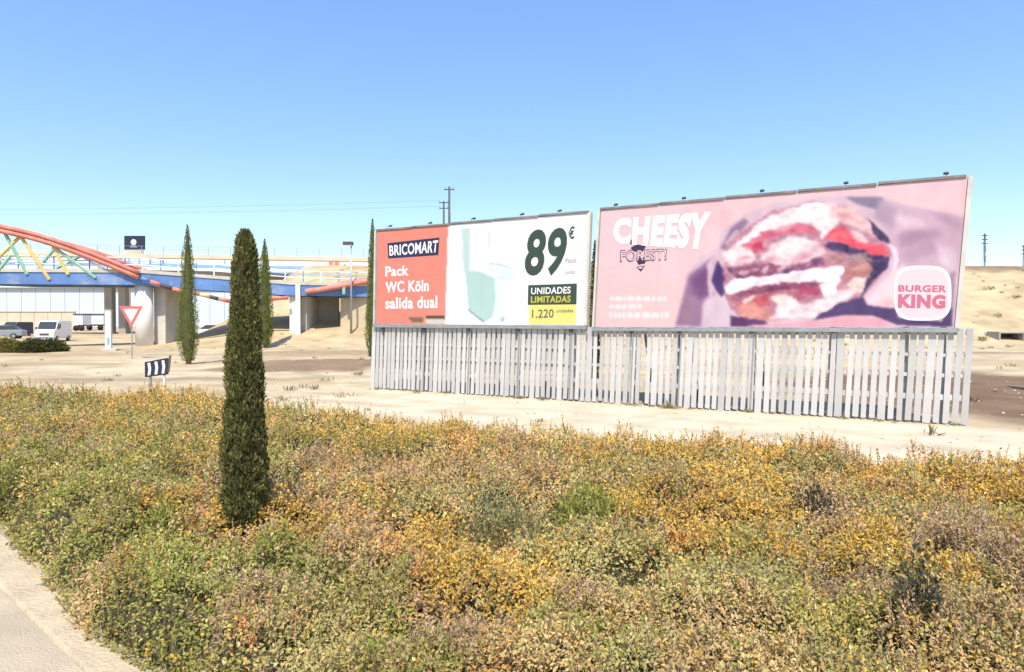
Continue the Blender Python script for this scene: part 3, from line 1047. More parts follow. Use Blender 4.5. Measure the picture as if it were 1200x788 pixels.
# ------------------------------------------------------------------ foliage things
def cypress(base, height, width, label, nleaf, lsize, dark=1.0, shape='spire', lean=(0, 0), group=None):
    root = thing('cypress_tree', base, label, 'tree', group)
    mb = MB()
    mb.tube([base + Vector((0, 0, -.1)), base + Vector((lean[0] * .5, lean[1] * .5, height * .5)), base + Vector((lean[0] * .95, lean[1] * .95, height * .93))],
            [width * .13, width * .09, width * .02], 8)
    mb.build('trunk', M['bark'], root)

    def prof(t):
        if shape == 'spire':
            return np.clip(np.minimum(0.55 + t * 3.2, 1.0) * (1 - t ** 2.3) ** 0.9 * (0.93 + 0.07 * np.sin(t * 9)), 0.03, 1)
        return np.clip((1.0 - 0.64 * t ** 1.6) * np.sqrt(np.clip(1 - (np.clip((t - .93) / .07, 0, 1)) ** 2.2, 0.02, 1)) * np.minimum(1, .82 + t * 2.5), 0.05, 1)
    n = nleaf
    t = rng.random(n * 2)
    keep = rng.random(n * 2) < (prof(t) * .8 + .2)
    t = t[keep][:n]
    n = len(t)
    a = rng.random(n) * 2 * math.pi
    lump = 0.70 + 0.56 * fbm(np.cos(a) * 1.6 + 7, t * height / width * 2.6 + np.sin(a) * 1.6, 83, 3)
    gap = fbm(np.cos(a) * 3 + 3, t * height / width * 5.0 + 3 * np.sin(a), 87, 2)
    rad = width / 2 * prof(t) * lump * (1 - np.abs(rng.normal(0, .16, n)) - 0.26 * smooth(.52, .70, gap))
    flyer = rng.random(n) < .03
    rad = np.where(flyer, rad * 1.12, rad)
    pos = np.stack([rad * np.cos(a) + lean[0] * t, rad * np.sin(a) + lean[1] * t, 0.02 * height + t * height * .97], -1)
    out = np.stack([np.cos(a), np.sin(a), np.zeros(n)], -1)
    ax = out * rng.uniform(.15, .75, (n, 1)) + np.array([0, 0, 1.0]) + rng.normal(0, .28, (n, 3))
    ax /= np.linalg.norm(ax, axis=1, keepdims=True)
    g = rng.random((n, 1))
    hue = fbm(np.cos(a) * 2 + 4, t * height / width * 4 + 2 * np.sin(a), 91, 3)[:, None]
    ca, cb, cc = np.array([0.050, 0.054, 0.022]), np.array([0.112, 0.112, 0.034]), np.array([0.150, 0.112, 0.045])
    col = (ca * (1 - g) + cb * g) * (0.75 + .5 * hue)
    brown = (rng.random((n, 1)) < .10 + .16 * smooth(.5, .7, hue))
    col = np.where(brown, cc * (.6 + .6 * g), col) * dark
    if shape == 'spire': col = col * np.array([.92, 1.14, .62])
    v, c = leaf_quads(pos, lsize * rng.uniform(.6, 1.5, n), lsize * .42 * rng.uniform(.6, 1.3, n), ax, col)
    # inner mass of old foliage so the crown is not see-through
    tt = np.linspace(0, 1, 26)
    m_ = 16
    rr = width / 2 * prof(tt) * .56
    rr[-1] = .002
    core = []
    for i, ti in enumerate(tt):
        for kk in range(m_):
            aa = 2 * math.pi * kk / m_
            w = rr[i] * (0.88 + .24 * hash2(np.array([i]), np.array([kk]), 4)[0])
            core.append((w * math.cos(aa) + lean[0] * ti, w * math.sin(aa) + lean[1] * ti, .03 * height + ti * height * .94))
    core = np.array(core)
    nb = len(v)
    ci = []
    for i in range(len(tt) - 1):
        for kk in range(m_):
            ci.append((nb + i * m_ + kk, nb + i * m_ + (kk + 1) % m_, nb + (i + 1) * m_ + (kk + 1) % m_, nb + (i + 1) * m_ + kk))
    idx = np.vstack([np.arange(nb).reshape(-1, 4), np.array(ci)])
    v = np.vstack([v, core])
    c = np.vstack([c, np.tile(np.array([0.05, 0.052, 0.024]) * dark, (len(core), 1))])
    np_mesh('crown', v, idx, 4, M['cypress'], c, root)
    return root


def bush(base, rx, ry, h, label, n, ls, cols, name='shrub', cat='shrub', group=None, upright=0.5):
    root = thing(name, base, label, cat, group)
    mb = MB()
    for k in range(7):
        a = random.uniform(0, 6.28)
        q = base + Vector((rx * .6 * math.cos(a), ry * .6 * math.sin(a), h * random.uniform(.5, .85)))
        mb.tube([base + Vector((0, 0, -.05)), (base + q) / 2 + Vector((0, 0, h * .1)), q], [.012 + h * .01, .01, .004], 5)
    mb.build('stem', M['bark'], root)
    u = rng.normal(size=(n, 3))
    u /= np.linalg.norm(u, axis=1, keepdims=True)
    u[:, 2] = np.abs(u[:, 2])
    ph = np.arctan2(u[:, 1], u[:, 0])
    lump = .68 + .55 * fbm(ph * 1.6 + 5, u[:, 2] * 4 + 2, int(abs(base.x) * 10) % 97, 3)
    r = (1 - np.abs(rng.normal(0, .22, n))) * lump
    pos = u * r[:, None] * np.array([rx, ry, h])
    ax = u + rng.normal(0, .5, (n, 3)) + np.array([0, 0, upright])
    ax /= np.linalg.norm(ax, axis=1, keepdims=True)
    ci = rng.integers(0, len(cols), n)
    col = np.array(cols)[ci] * rng.uniform(.7, 1.3, (n, 1))
    v, c = leaf_quads(pos, ls * rng.uniform(.6, 1.4, n), ls * .5 * rng.uniform(.7, 1.3, n), ax, col)
    np_mesh('foliage', v, 0, 4, M['leaf'], c, root)
    return root


# ------------------------------------------------------------------ the big shrub bed in the foreground
# ground outline of the bed: near edge follows the road, far edge the track
near_a = Vector((-12.5, 14.0, 0)); near_b = Vector((-5.45, 7.05, 0)); near_c = Vector((-2.15, 4.0, 0)); near_d = Vector((1.2, 1.0, 0))


def near_line(x):
    return np.interp(x, [-20, -12.5, -5.45, -3.5, -2.15, 1.2, 4.0], [21.0, 14.0, 7.05, 5.15, 4.0, 1.2, -1.0])


far_px = [(-120, 452), (0, 453), (100, 454), (200, 458), (260, 463), (330, 472), (440, 486), (560, 497), (680, 506), (800, 514), (900, 521), (1000, 525), (1100, 531), (1200, 538), (1400, 552)]
HTOP = 0.55
fx_, fy_ = [], []
for (x, y) in far_px:
    d = ray(x, y)
    t = (HTOP - CAM_Z) / d.z
    fx_.append(d.x * t); fy_.append(d.y * t)


def far_line(x):
    return np.interp(x, fx_, fy_)


def bed_inside(x, y):
    """signed-ish distance inside the bed, metres"""
    dn = (y - near_line(x)) * 0.70
    df = (far_line(x) - y)
    df = df * 0.85
    w = 0.35 * (fbm(x * 1.3, y * 1.3, 101, 3) - .5)
    return np.minimum(dn + w, df + w * 1.4)


def worley(x, y, cell, seed):
    gx_, gy_ = x / cell, y / cell
    ix, iy = np.floor(gx_), np.floor(gy_)
    best = np.full(x.shape, 9.0)
    cid = np.zeros(x.shape)
    for i in (-1, 0, 1):
        for j in (-1, 0, 1):
            cx, cy = ix + i, iy + j
            px_, py_ = cx + hash2(cx, cy, seed), cy + hash2(cx, cy, seed + 1)
            d = (gx_ - px_) ** 2 + (gy_ - py_) ** 2
            cid = np.where(d < best, hash2(cx, cy, seed + 2), cid)
            best = np.minimum(best, d)
    return np.sqrt(best), cid


def bed_height(x, y):
    ins = bed_inside(x, y)
    d1, c1 = worley(x + .3 * fbm(x * 2, y * 2, 7, 2), y, 0.75, 111)
    d2, c2 = worley(x, y, 0.28, 121)
    h = 0.49 + 0.19 * (1 - np.minimum(d1, 1) ** 2 * 1.6) * (.45 + c1) + 0.09 * (1 - np.minimum(d2, 1) ** 2 * 1.3) * (.4 + c2)
    h = h - 0.08 + 0.22 * (fbm(x / 2.4, y / 2.4, 131, 3) - .5)
    h -= 0.10 * smooth(9, 13, y)
    h -= 0.34 * smooth(.63, .74, fbm(x / .42 + 11, y / .42, 137, 2)) * (.35 + .65 * smooth(-1.5, 2.5, x)) * smooth(.2, .6, ins)
    edge = smooth(-0.05, 0.22, ins)
    return np.where(ins > -.05, h * edge, -1), ins


PAL = np.array([[0.43, 0.295, 0.070],   # ochre
                [0.43, 0.235, 0.105],   # rust
                [0.235, 0.225, 0.075],  # olive
                [0.205, 0.235, 0.060],  # green
                [0.285, 0.275, 0.125],  # sage
                [0.38, 0.285, 0.155],   # dry
                [0.32, 0.235, 0.165],    # greyish brown twig
                [0.52, 0.43, 0.21]])   # straw


def bed_weights(x, y):
    n = len(x)
    far = smooth(7.0, 11.0, y + x * .55)[:, None]
    left = 1 - smooth(-4.5, -1.0, x)[:, None]
    near = 1 - smooth(3.6, 5.4, y)[:, None]
    right = smooth(-2.0, 2.5, x)[:, None]
    f = [fbm(x / 1.9 + k * 3.1, y / 1.9 - k * 1.7, 141 + k, 3)[:, None] for k in range(7)]
    return np.concatenate([
        0.12 + 1.9 * far * smooth(.34, .56, f[0]) + .5 * smooth(.5, .64, f[0]) + .25 * right,
        0.07 + (0.45 + .6 * right) * (1 - .6 * left * (1 - far)) * smooth(.47, .62, f[1]) * (.25 + .75 * smooth(3.8, 6.0, y)[:, None]),
        0.26 + .55 * left * (1 - far) + .35 * near,
        0.09 + 0.5 * smooth(.56, .68, f[2]) * (1 - .7 * far) + .42 * left * (1 - far),
        0.12 + 0.55 * smooth(.52, .66, f[3]) * (1 - .7 * far) + .35 * near,
        0.12 + 0.38 * smooth(.46, .62, f[4]) * (1 - .5 * far),
        0.07 + 0.36 * smooth(.50, .64, f[5]) * (1 - .6 * far),
        np.full((n, 1), .07)], 1)


def pick_from(w, r):
    w = w / w.sum(1, keepdims=True)
    return (r[:, None] > np.cumsum(w, 1)).sum(1).clip(0, 7)


def bed_color(x, y, n):
    """each small plant has one leading colour, with strays mixed in"""
    wx = x + .12 * (fbm(x * 5, y * 5, 401, 2) - .5)
    wy = y + .12 * (fbm(x * 5, y * 5, 403, 2) - .5)
    d1, c1 = worley(wx, wy, 0.46, 411)
    W = bed_weights(x, y)
    plant = pick_from(W ** 1.2, c1)
    stray = pick_from(W, rng.random(n))
    pick = np.where(rng.random(n) < .56, plant, stray)
    tone = (0.86 + .30 * ((c1 * 7.13) % 1))[:, None]
    return PAL[pick] * np.array([1.46, 1.37, 1.18]) * tone * rng.uniform(.84, 1.18, (n, 1)), pick


def bed_points(n):
    # even on the picture: sample by distance so the near plants get many small leaves
    y = np.exp(rng.uniform(math.log(2.3), math.log(19.5), n))
    x = rng.uniform(-1, 1, n) * (y * 0.86 + 1.0)
    h, ins = bed_height(x, y)
    k = (ins > -.04) & (h > .02)
    return x[k], y[k], h[k], ins[k]


Vs, Cs = [], []
# leaves of the canopy
x, y, h, ins = bed_points(720000)
n = len(x)
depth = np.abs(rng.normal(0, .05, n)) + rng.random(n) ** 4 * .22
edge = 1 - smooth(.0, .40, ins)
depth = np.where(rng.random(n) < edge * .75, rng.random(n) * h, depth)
z = np.maximum(h - depth, .02)
e = .03
hx = (bed_height(x + e, y)[0] - h) / e
hy = (bed_height(x, y + e)[0] - h) / e
nrm = np.stack([-np.clip(hx, -2, 2), -np.clip(hy, -2, 2), np.ones(n)], -1)
nrm /= np.linalg.norm(nrm, axis=1, keepdims=True)
col, pick = bed_color(x, y, n)
ax = rng.normal(0, .75, (n, 3)) + nrm * .55
ax /= np.linalg.norm(ax, axis=1, keepdims=True)
ls = (0.015 + 0.0023 * y) * rng.uniform(.6, 1.5, n)
wd = ls * rng.uniform(.40, .70, n)
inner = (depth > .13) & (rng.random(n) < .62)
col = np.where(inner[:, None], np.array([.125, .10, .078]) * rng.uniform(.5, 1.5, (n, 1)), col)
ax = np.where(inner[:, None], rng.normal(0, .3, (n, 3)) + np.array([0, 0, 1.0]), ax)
ax /= np.linalg.norm(ax, axis=1, keepdims=True)
twig = (pick == 6) | inner
ls = np.where(twig, ls * 2.2, ls)
wd = np.where(twig, wd * .33, wd)
side_face = np.cross(ax, np.array(sun_dir) * .6 + nrm)
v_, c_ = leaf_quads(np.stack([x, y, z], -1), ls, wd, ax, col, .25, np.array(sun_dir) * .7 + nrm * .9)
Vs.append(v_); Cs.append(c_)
# upright sprigs that break the surface
x, y, h, ins = bed_points(40000)
n = len(x)
k_ = 11
sl_ = (0.07 + .010 * y) * rng.uniform(.5, 1.6, n)
sa = rng.normal(0, .42, (n, 3)) + np.array([0, 0, 1.0])
sa /= np.linalg.norm(sa, axis=1, keepdims=True)
col, pick = bed_color(x, y, n)
base = np.stack([x, y, np.maximum(h - .06, .02)], -1)
tt = np.tile(np.linspace(.15, 1, k_), n)[:, None]
bpos = np.repeat(base, k_, 0) + np.repeat(sa * sl_[:, None], k_, 0) * tt
bcol = np.repeat(col, k_, 0) * rng.uniform(.84, 1.2, (n * k_, 1))
ax = np.repeat(sa, k_, 0) * .6 + rng.normal(0, .7, (n * k_, 3))
ax /= np.linalg.norm(ax, axis=1, keepdims=True)
yy = np.repeat(y, k_)
ls = (0.013 + 0.0024 * yy) * rng.uniform(.6, 1.4, n * k_)
v_, c_ = leaf_quads(bpos, ls, ls * rng.uniform(.4, .65, n * k_), ax, bcol, .25, np.array(sun_dir) * .8 + np.array([0, 0, .6]))
Vs.append(v_); Cs.append(c_)
v_, c_ = leaf_quads(base, sl_ * 1.1, np.full(n, .005) + .0005 * y, sa, np.tile(np.array([.30, .215, .15]), (n, 1)) * rng.uniform(.6, 1.4, (n, 1)), .05)
Vs.append(v_); Cs.append(c_)
V1, C1 = np.vstack(Vs), np.vstack(Cs)
# dark soil-and-twig mass underneath
us = np.linspace(-17, 16, 260)
vs = np.exp(np.linspace(math.log(1.2), math.log(20), 200))
UX, UY = np.meshgrid(us, vs)
uh, ui = bed_height(UX.ravel(), UY.ravel())
uz = np.where(ui > 0.05, np.maximum(uh - .17, -.05), -.12)
base_v = np.stack([UX.ravel(), UY.ravel(), uz], -1)
bi = np.arange(len(us) * len(vs)).reshape(len(vs), len(us))
bf = np.stack([bi[:-1, :-1], bi[:-1, 1:], bi[1:, 1:], bi[1:, :-1]], -1).reshape(-1, 4)
kf = (uz[bf] > -.1).any(1)
bf = bf[kf]
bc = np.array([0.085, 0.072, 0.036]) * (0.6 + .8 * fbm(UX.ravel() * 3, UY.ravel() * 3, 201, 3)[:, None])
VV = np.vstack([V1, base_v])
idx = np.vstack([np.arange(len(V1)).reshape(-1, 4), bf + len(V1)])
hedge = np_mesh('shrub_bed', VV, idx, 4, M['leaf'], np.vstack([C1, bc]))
tag(hedge, 'dense low bed of ochre, rust and green shrubs in the foreground', 'shrub bed', kind='stuff')


def bed_top(x, y):
    return float(bed_height(np.array([x]), np.array([y]))[0][0])


def on_bed(px, py):
    d = ray(px, py)
    Y = 2.0
    while Y < 20:
        t = Y / d.y
        if CAM_Z + d.z * t < bed_top(d.x * t, Y): break
        Y += .03
    t = Y / d.y
    return Vector((d.x * t, Y, 0))


# single plants that stand out of the bed
GREEN = [(0.29, 0.31, 0.06), (0.36, 0.36, 0.09), (0.20, 0.21, 0.05)]
SAGE = [(0.27, 0.265, 0.12), (0.34, 0.32, 0.16), (0.20, 0.20, 0.08)]
DARK = [(0.045, 0.055, 0.03), (0.07, 0.075, 0.045), (0.10, 0.085, 0.06)]
for (px, py, rx, ry, h, n_, ls_, cols, lab) in (
        (192, 612, .20, .22, .74, 2200, .035, GREEN, 'bright green shrub growing left of the clipped cypress'),
        (8, 575, .40, .45, .70, 1600, .045, GREEN, 'yellow green shrub at the left edge of the bed'),
        (690, 612, .46, .5, .86, 6500, .036, GREEN, 'rounded fresh green shrub in the middle of the bed'),
        (590, 645, .60, .48, .80, 5500, .034, SAGE, 'broad grey green shrub below the fresh green shrub'),
        (1078, 712, .15, .17, .96, 1500, .038, DARK, 'dark wispy sprig at the lower right of the bed'),
        (955, 606, .22, .24, .80, 1300, .040, DARK, 'dark twiggy shrub below the pink billboard'),
        (345, 582, .17, .2, .74, 1000, .035, DARK, 'small dark shrub added as the shade beside the clipped cypress'),  # added: dark leaves stand in for the shadow the clipped cypress casts
        (905, 735, .25, .2, .60, 1200, .035, GREEN[2:] + DARK, 'dark green shrub low in the bottom right of the bed')):
    p = on_bed(px, py)
    bush(p, rx, ry, h, lab, n_, ls_, cols)

# clipped cypress rising from the bed
p = on_bed(286, 597)
hh = (328 / FPX) * p.y + bed_top(p.x, p.y)
cyp = cypress(Vector((p.x * (p.y + .1) / p.y - .005, p.y + .1, 0)), hh + .02, 56 / FPX * p.y, 'dark blunt clipped cypress rising from the shrub bed', 46000, .034, 1.75, 'column', lean=(.03, 0))

# slim cypresses further back
for (px, ptop, pbase, w, lab) in ((221, 263, 427, 24, 'slim pointed cypress beside the concrete bridge pier'),
                                  (311, 280, 408, 19, 'thin cypress half hidden behind the clipped cypress'),
                                  (437, 256, 386, 17, 'slim cypress at the left end of the billboards')):
    g = on_ground(px, pbase)
    if px == 437: g = Vector(((px - 600) / FPX * 33, 33, tz((px - 600) / FPX * 33, 33)))
    H = (pbase - ptop) / FPX * g.y * 1.0
    if px == 437: H = at(px, ptop, 33).z - g.z
    cypress(g, H, w / FPX * g.y * 1.08, lab, 9000, .012 * g.y / FPX * 130, 2.0, 'spire')
gx0 = (697 - 600) / FPX * 24
cypress(Vector((gx0, 24, tz(gx0, 24))), at(697, 281, 24).z - tz(gx0, 24), .55, 'cypress seen in the gap between the two billboards', 6000, .06, .8, 'spire')
cypress(Vector((16.9, 19.6, tz(16.9, 19.6))), 5.2, 1.2, 'cypress just past the right edge, only its shadow shows', 5000, .07, 1.0, 'spire')

# ------------------------------------------------------------------ bridges at the left
# lower blue arch bridge
YA, YB = 48.0, 57.0


def deckY(px):
    return YA + (YB - YA) * np.clip((px) / 430.0, -1, 1.6)


def bp(px, py, dy=0.0):
    return at(px, py, float(deckY(px)) + dy)


GBOT = [(-200, 326), (0, 333), (160, 334), (250, 341), (340, 346.5), (430, 348), (520, 349)]
GTOP = [(-200, 312), (0, 319), (160, 320), (250, 327), (340, 334), (430, 336), (520, 338)]


def gy(tab, px):
    return float(np.interp(px, [a for a, b in tab], [b for a, b in tab]))


arch = thing('arch_bridge', (bp(165, 400).x, bp(165, 400).y, tz(bp(165, 400).x, bp(165, 400).y)), 'low multicoloured arch bridge with blue deck and red arch', 'bridge')
xs_ = [-200, -100, 0, 80, 160, 250, 340, 430, 520]
for a, b in zip(xs_[:-1], xs_[1:]):
    for dy, m in ((0, M['blue']), (4.2, M['blue'])):
        mb = MB()
        p1, p2, p3, p4 = bp(a, gy(GTOP, a)), bp(b - .15, gy(GTOP, b)), bp(b - .15, gy(GBOT, b)), bp(a, gy(GBOT, a))
        o_ = Vector((0, dy, 0))
        mb.prism([p1 + o_, p2 + o_, p3 + o_, p4 + o_], Vector((0, .3, 0)))
        mb.build('edge_girder', m, arch)
    mb = MB()
    z1, z2 = bp(a, gy(GTOP, a)), bp(b - .15, gy(GTOP, b))
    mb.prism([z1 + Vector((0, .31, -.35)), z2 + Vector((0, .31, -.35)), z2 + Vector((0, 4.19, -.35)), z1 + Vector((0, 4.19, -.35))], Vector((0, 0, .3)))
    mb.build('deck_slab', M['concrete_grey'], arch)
    mb = MB()
    mb.bar(z1 + Vector((0, .2, .14)), z2 + Vector((0, .2, .14)), .5, .26)
    mb.build('kerb_beam', M['concrete'], arch)
# railing: posts and rails
px = -150
while px < 520:
    z1 = bp(px, gy(GTOP, px)) + Vector((0, .3, .2))
    mb = MB()
    mb.box(z1 + Vector((0, 0, .5)), (.07, .07, 1.05))
    mb.build('railing_post', M['white'] if int(px) % 2 else M['blue'], arch)
    px += 21
for h_, m in ((.45, M['white']), (.72, M['lightblue']), (1.0, M['white'])):
    for a, b in zip(xs_[:-1], xs_[1:]):
        mb = MB()
        mb.bar(bp(a, gy(GTOP, a)) + Vector((0, .3, .2 + h_)), bp(b - .1, gy(GTOP, b)) + Vector((0, .3, .2 + h_)), .05, .07)
        mb.build('railing', m, arch)
ARCH = [(-200, 238), (-120, 246), (-60, 256), (0, 271), (40, 279), (80, 292), (120, 307), (165, 326)]
for dy, dz in ((-.25, 0), (4.6, .0), (-.25, .42)):
    mb = MB()
    pts = []
    for i in range(29):
        t = -200 + (165 + 200) * i / 28
        y_ = np.interp(t, [a for a, b in ARCH], [b for a, b in ARCH])
        if dz: y_ -= 5.5
        pts.append(bp(t, y_) + Vector((0, dy, 0)))
    # smooth the polyline
    for _ in range(3):
        pts = [pts[0]] + [(pts[i - 1] + pts[i] * 2 + pts[i + 1]) / 4 for i in range(1, len(pts) - 1)] + [pts[-1]]
    mb.tube(pts, .17, 8)
    mb.build('arch_rib', M['red'], arch, True)
for (a, b, m, dy) in (((24, 277), (58, 328), 'yellow', 0), ((24, 277), (-14, 314), 'yellow', 0), ((62, 289), (80, 322), 'yellow', 0), ((110, 306), (124, 322), 'yellow', 3.8),
                      ((6, 274), (32, 322), 'green', 0), ((40, 321), (66, 289), 'green', 3.8), ((-8, 326), (12, 300), 'green', 0), ((62, 289), (112, 326), 'green', 0),
                      ((95, 300), (60, 318), 'green', 3.8), ((-40, 262), (-8, 322), 'green', 0), ((-60, 322), (-40, 262), 'yellow', 0), ((95, 300), (140, 324), 'lightblue', 3.8), ((20, 300), (46, 300), 'yellow', 3.8)):
    mb = MB()
    mb.tube([bp(*a, dy=dy), bp(*b, dy=dy)], .13, 6)
    mb.build('hanger', M[m], arch)
i_ = 0
LOW = [(165, 326), (176, 330), (188, 334), (202, 338.5), (216, 342), (234, 345), (246, 348), (256, 350.5), (268, 353)]
LM = ['blue', 'red', 'darkmetal', 'red', 'red', 'yellow', 'darkmetal', 'red']
for (a, b), m in zip(zip(LOW[:-1], LOW[1:]), LM):
    for dy in (-.3, 4.6):
        mb = MB()
        mb.tube([bp(*a, dy=dy), bp(*b, dy=dy)], .15, 8)
        mb.build('arch_rib', M[m], arch, True)
mb = MB()
mb.tube([bp(268, 353, dy=-.3), bp(300, 352, dy=-.3), bp(338, 349, dy=-.3)], .15, 8)
mb.build('arch_rib', M['red'], arch, True)
for dy in (-.35, .2):
    mb = MB()
    mb.tube([bp(358, 342, dy=dy), bp(390, 336 - dy * 4, dy=dy), bp(420, 330 - dy * 4, dy=dy), bp(470, 323, dy=dy), bp(540, 318, dy=dy), bp(600, 322, dy=dy)], .22, 8)
    mb.build('arch_rib', M['red'], arch, True)
mb = MB()
mb.tube([bp(403, 336, dy=-.4), bp(403, 345, dy=-.4)], .14, 6)
mb.build('hanger', M['green'], arch)
# piers of the arch bridge


def pier(px0, px1, ptop, dy, depth, m, name='pier'):
    a, b = bp(px0, ptop, dy), bp(px1, ptop, dy)
    g = min(tz(a.x, a.y), tz(b.x, b.y)) - .3
    mb = MB()
    mb.prism([Vector((a.x, a.y, g)), Vector((b.x, a.y, g)), Vector((b.x, a.y, a.z)), Vector((a.x, a.y, a.z))], Vector((0, depth, 0)))
    return mb.build(name, M[m], arch, bevel=.04)


# round front column
a, b = bp(156, 334, .6), bp(178, 334, .6)
c_ = (a + b) / 2
mb = MB()
mb.tube([Vector((c_.x, c_.y + .2, tz(c_.x, c_.y) - .3)), Vector((c_.x, c_.y + .2, c_.z - .02))], (b - a).length / 2, 20)
mb.build('column', M['concrete_white'], arch, True)
pier(180, 196, 335, 1.2, 2.4, 'concrete')
pier(197, 216, 337, 3.6, .5, 'concrete_grey', 'wall_pier')  # shaded part of the wall pier, its shade put into darker concrete
pier(339, 350, 347, .4, .6, 'concrete_white', 'column')
pier(346, 352, 334, -.15, .2, 'concrete_white', 'joint_cover')
# abutment: side walls, back wall and lintel round a shaded chamber
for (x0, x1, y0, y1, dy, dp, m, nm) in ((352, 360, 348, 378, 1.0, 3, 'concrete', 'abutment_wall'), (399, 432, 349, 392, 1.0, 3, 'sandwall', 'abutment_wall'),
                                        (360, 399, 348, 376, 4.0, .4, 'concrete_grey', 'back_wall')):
    p1, p2, p3, p4 = bp(x0, y0, dy), bp(x1, y0, dy), bp(x1, y1, dy), bp(x0, y1, dy)
    for p_ in (p2, p3, p4): p_.y = p1.y
    g = min(tz(p1.x, p1.y), tz(p2.x, p2.y)) - .4
    p3.z = min(p3.z, g); p4.z = min(p4.z, g)
    mb = MB()
    mb.prism([p1, p2, p3, p4], Vector((0, dp, 0)))
    mb.build(nm, M[m], arch)

# upper road overpass behind
YO = 86.0


def opt(px, py, dy=0): return at(px, py, YO + dy)


ov = thing('road_overpass', (opt(120, 390).x, YO, tz(opt(120, 390).x, YO)), 'pale concrete road overpass with blue striped parapet behind the arch bridge', 'overpass')
segs = [-260, -180, -100, -20, 50, 115, 180, 250, 320, 380, 440, 520]


def oy(px, y0): return y0 + 5.0 * (px - 130) / 300.0 if px > 130 else y0 + 3.0 * (px - 130) / 300.0


for a, b in zip(segs[:-1], segs[1:]):
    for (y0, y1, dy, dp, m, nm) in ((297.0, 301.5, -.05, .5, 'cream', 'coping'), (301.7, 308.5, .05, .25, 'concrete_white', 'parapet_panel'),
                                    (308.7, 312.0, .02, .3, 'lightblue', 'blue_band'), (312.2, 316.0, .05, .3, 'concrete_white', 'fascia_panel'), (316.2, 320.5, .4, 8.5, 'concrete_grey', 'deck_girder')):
        mb = MB()
        e = .12
        q_ = [opt(a, oy(a, y0), dy), opt(b - e, oy(b, y0), dy), opt(b - e, oy(b, y1), dy), opt(a, oy(a, y1), dy)]
        mb.prism(q_, Vector((0, dp, 0)))
        mb.build(nm, M[m], ov)
px = -250
while px < 500:
    p_ = opt(px, oy(px, 296.6), .2)
    mb = MB()
    mb.box(p_ + Vector((0, 0, .45)), (.06, .06, 1.0))
    mb.build('railing_post', M['steel'], ov)
    px += 26
for hgt in (.5, .95):
    mb = MB()
    for a, b in zip(segs[:-1], segs[1:]):
        mb.bar(opt(a, oy(a, 296.6), .2) + Vector((0, 0, hgt)), opt(b, oy(b, 296.6), .2) + Vector((0, 0, hgt)), .03, .04)
    mb.build('railing', M['steel'], ov)
for px, col_ in ((141, 'blue'), (150, 'lightblue'), (162, 'lightblue'), (175, 'blue'), (190, 'blue'), (262, 'lightblue'), (385, 'red'), (392, 'red')):
    a = opt(px, oy(px, 302.6), -.02)
    b = opt(px + (1.8 if col_ != 'red' else 5.5), oy(px, 302.6), -.02)
    mb = MB()
    mb.prism([a, b, Vector((b.x, b.y, b.z - .62)), Vector((a.x, a.y, a.z - .62))], Vector((0, .06, 0)))
    mb.build('painted_panel', M[col_], ov)
for (x0, x1) in ((121.5, 130.5), (138, 146.5), (-60, -50), (-44, -35)):
    a, b = opt(x0, 320, 5.2), opt(x1, 320, 5.2)
    mb = MB()
    mb.prism([Vector((a.x, a.y, a.z + .3)), Vector((b.x, a.y, a.z + .3)), Vector((b.x, a.y, tz(a.x, a.y) - .4)), Vector((a.x, a.y, tz(a.x, a.y) - .4))], Vector((0, 1.0, 0)))
    mb.build('pier', M['concrete_grey'], ov, bevel=.05)

# ------------------------------------------------------------------ far buildings
YW = 230.0
wl, wr = at(-230, 330, YW), at(300, 330, YW)
wh = thing('warehouse', ((wl.x + wr.x) / 2, YW, tz(0, YW)), 'long pale blue warehouse seen under the bridges', 'building')
g = tz(-100, YW) - .5
px = -230
while px < 300:
    a, b = at(px, 338, YW), at(px + 17, 338, YW)
    mb = MB()
    mb.prism([Vector((a.x, YW, g)), Vector((b.x - .12, YW, g)), Vector((b.x - .12, YW, a.z)), Vector((a.x, YW, a.z))], Vector((0, .5, 0)))
    mb.build('cladding_panel', M['cladding'], wh)
    px += 17
mb = MB()
mb.box(((wl.x + wr.x) / 2, YW + 16, (g + a.z) / 2 - .2), (wr.x - wl.x - 1, 31, a.z - g - .6))
mb.build('hall', M['cladding'], wh)
mb = MB()
mb.box(((wl.x + wr.x) / 2, YW + 15, a.z + .15), (wr.x - wl.x + .4, 32, .35))
mb.build('roof', M['concrete_grey'], wh)
YC = 128.0
a, b = at(-40, 366, YC), at(88, 366, YC)
cw = thing('boundary_wall', ((a.x + b.x) / 2, YC, tz(a.x, YC)), 'low cream boundary wall behind the white van', 'wall')
for k in range(8):
    p1, p2 = a.lerp(b, k / 8), a.lerp(b, (k + 1) / 8)
    mb = MB()
    mb.prism([Vector((p1.x + .03, YC, tz(p1.x, YC) - .4)), Vector((p2.x - .03, YC, tz(p1.x, YC) - .4)), Vector((p2.x - .03, YC, p1.z)), Vector((p1.x + .03, YC, p1.z))], Vector((0, .3, 0)))
    mb.build('wall_panel', M['cream'], cw)
mb = MB()
mb.bar(a + Vector((0, .15, .06)), b + Vector((0, .15, .06)), .5, .12)
mb.build('coping', M['concrete_grey'], cw)


# ------------------------------------------------------------------ vehicles
def wheel(mbc, r=.33, w=.22, root=None):
    mb = MB()
    mb.tube([Vector(mbc) - Vector((w / 2, 0, 0)), Vector(mbc) + Vector((w / 2, 0, 0))], r, 16)
    o = mb.build('wheel', M['tyre'], root, True)
    mb = MB()
    mb.tube([Vector(mbc) - Vector((w / 2 + .01, 0, 0)), Vector(mbc) + Vector((w / 2 + .01, 0, 0))], r * .58, 12)
    h = mb.build('rim', M['steel'], o)
    return o


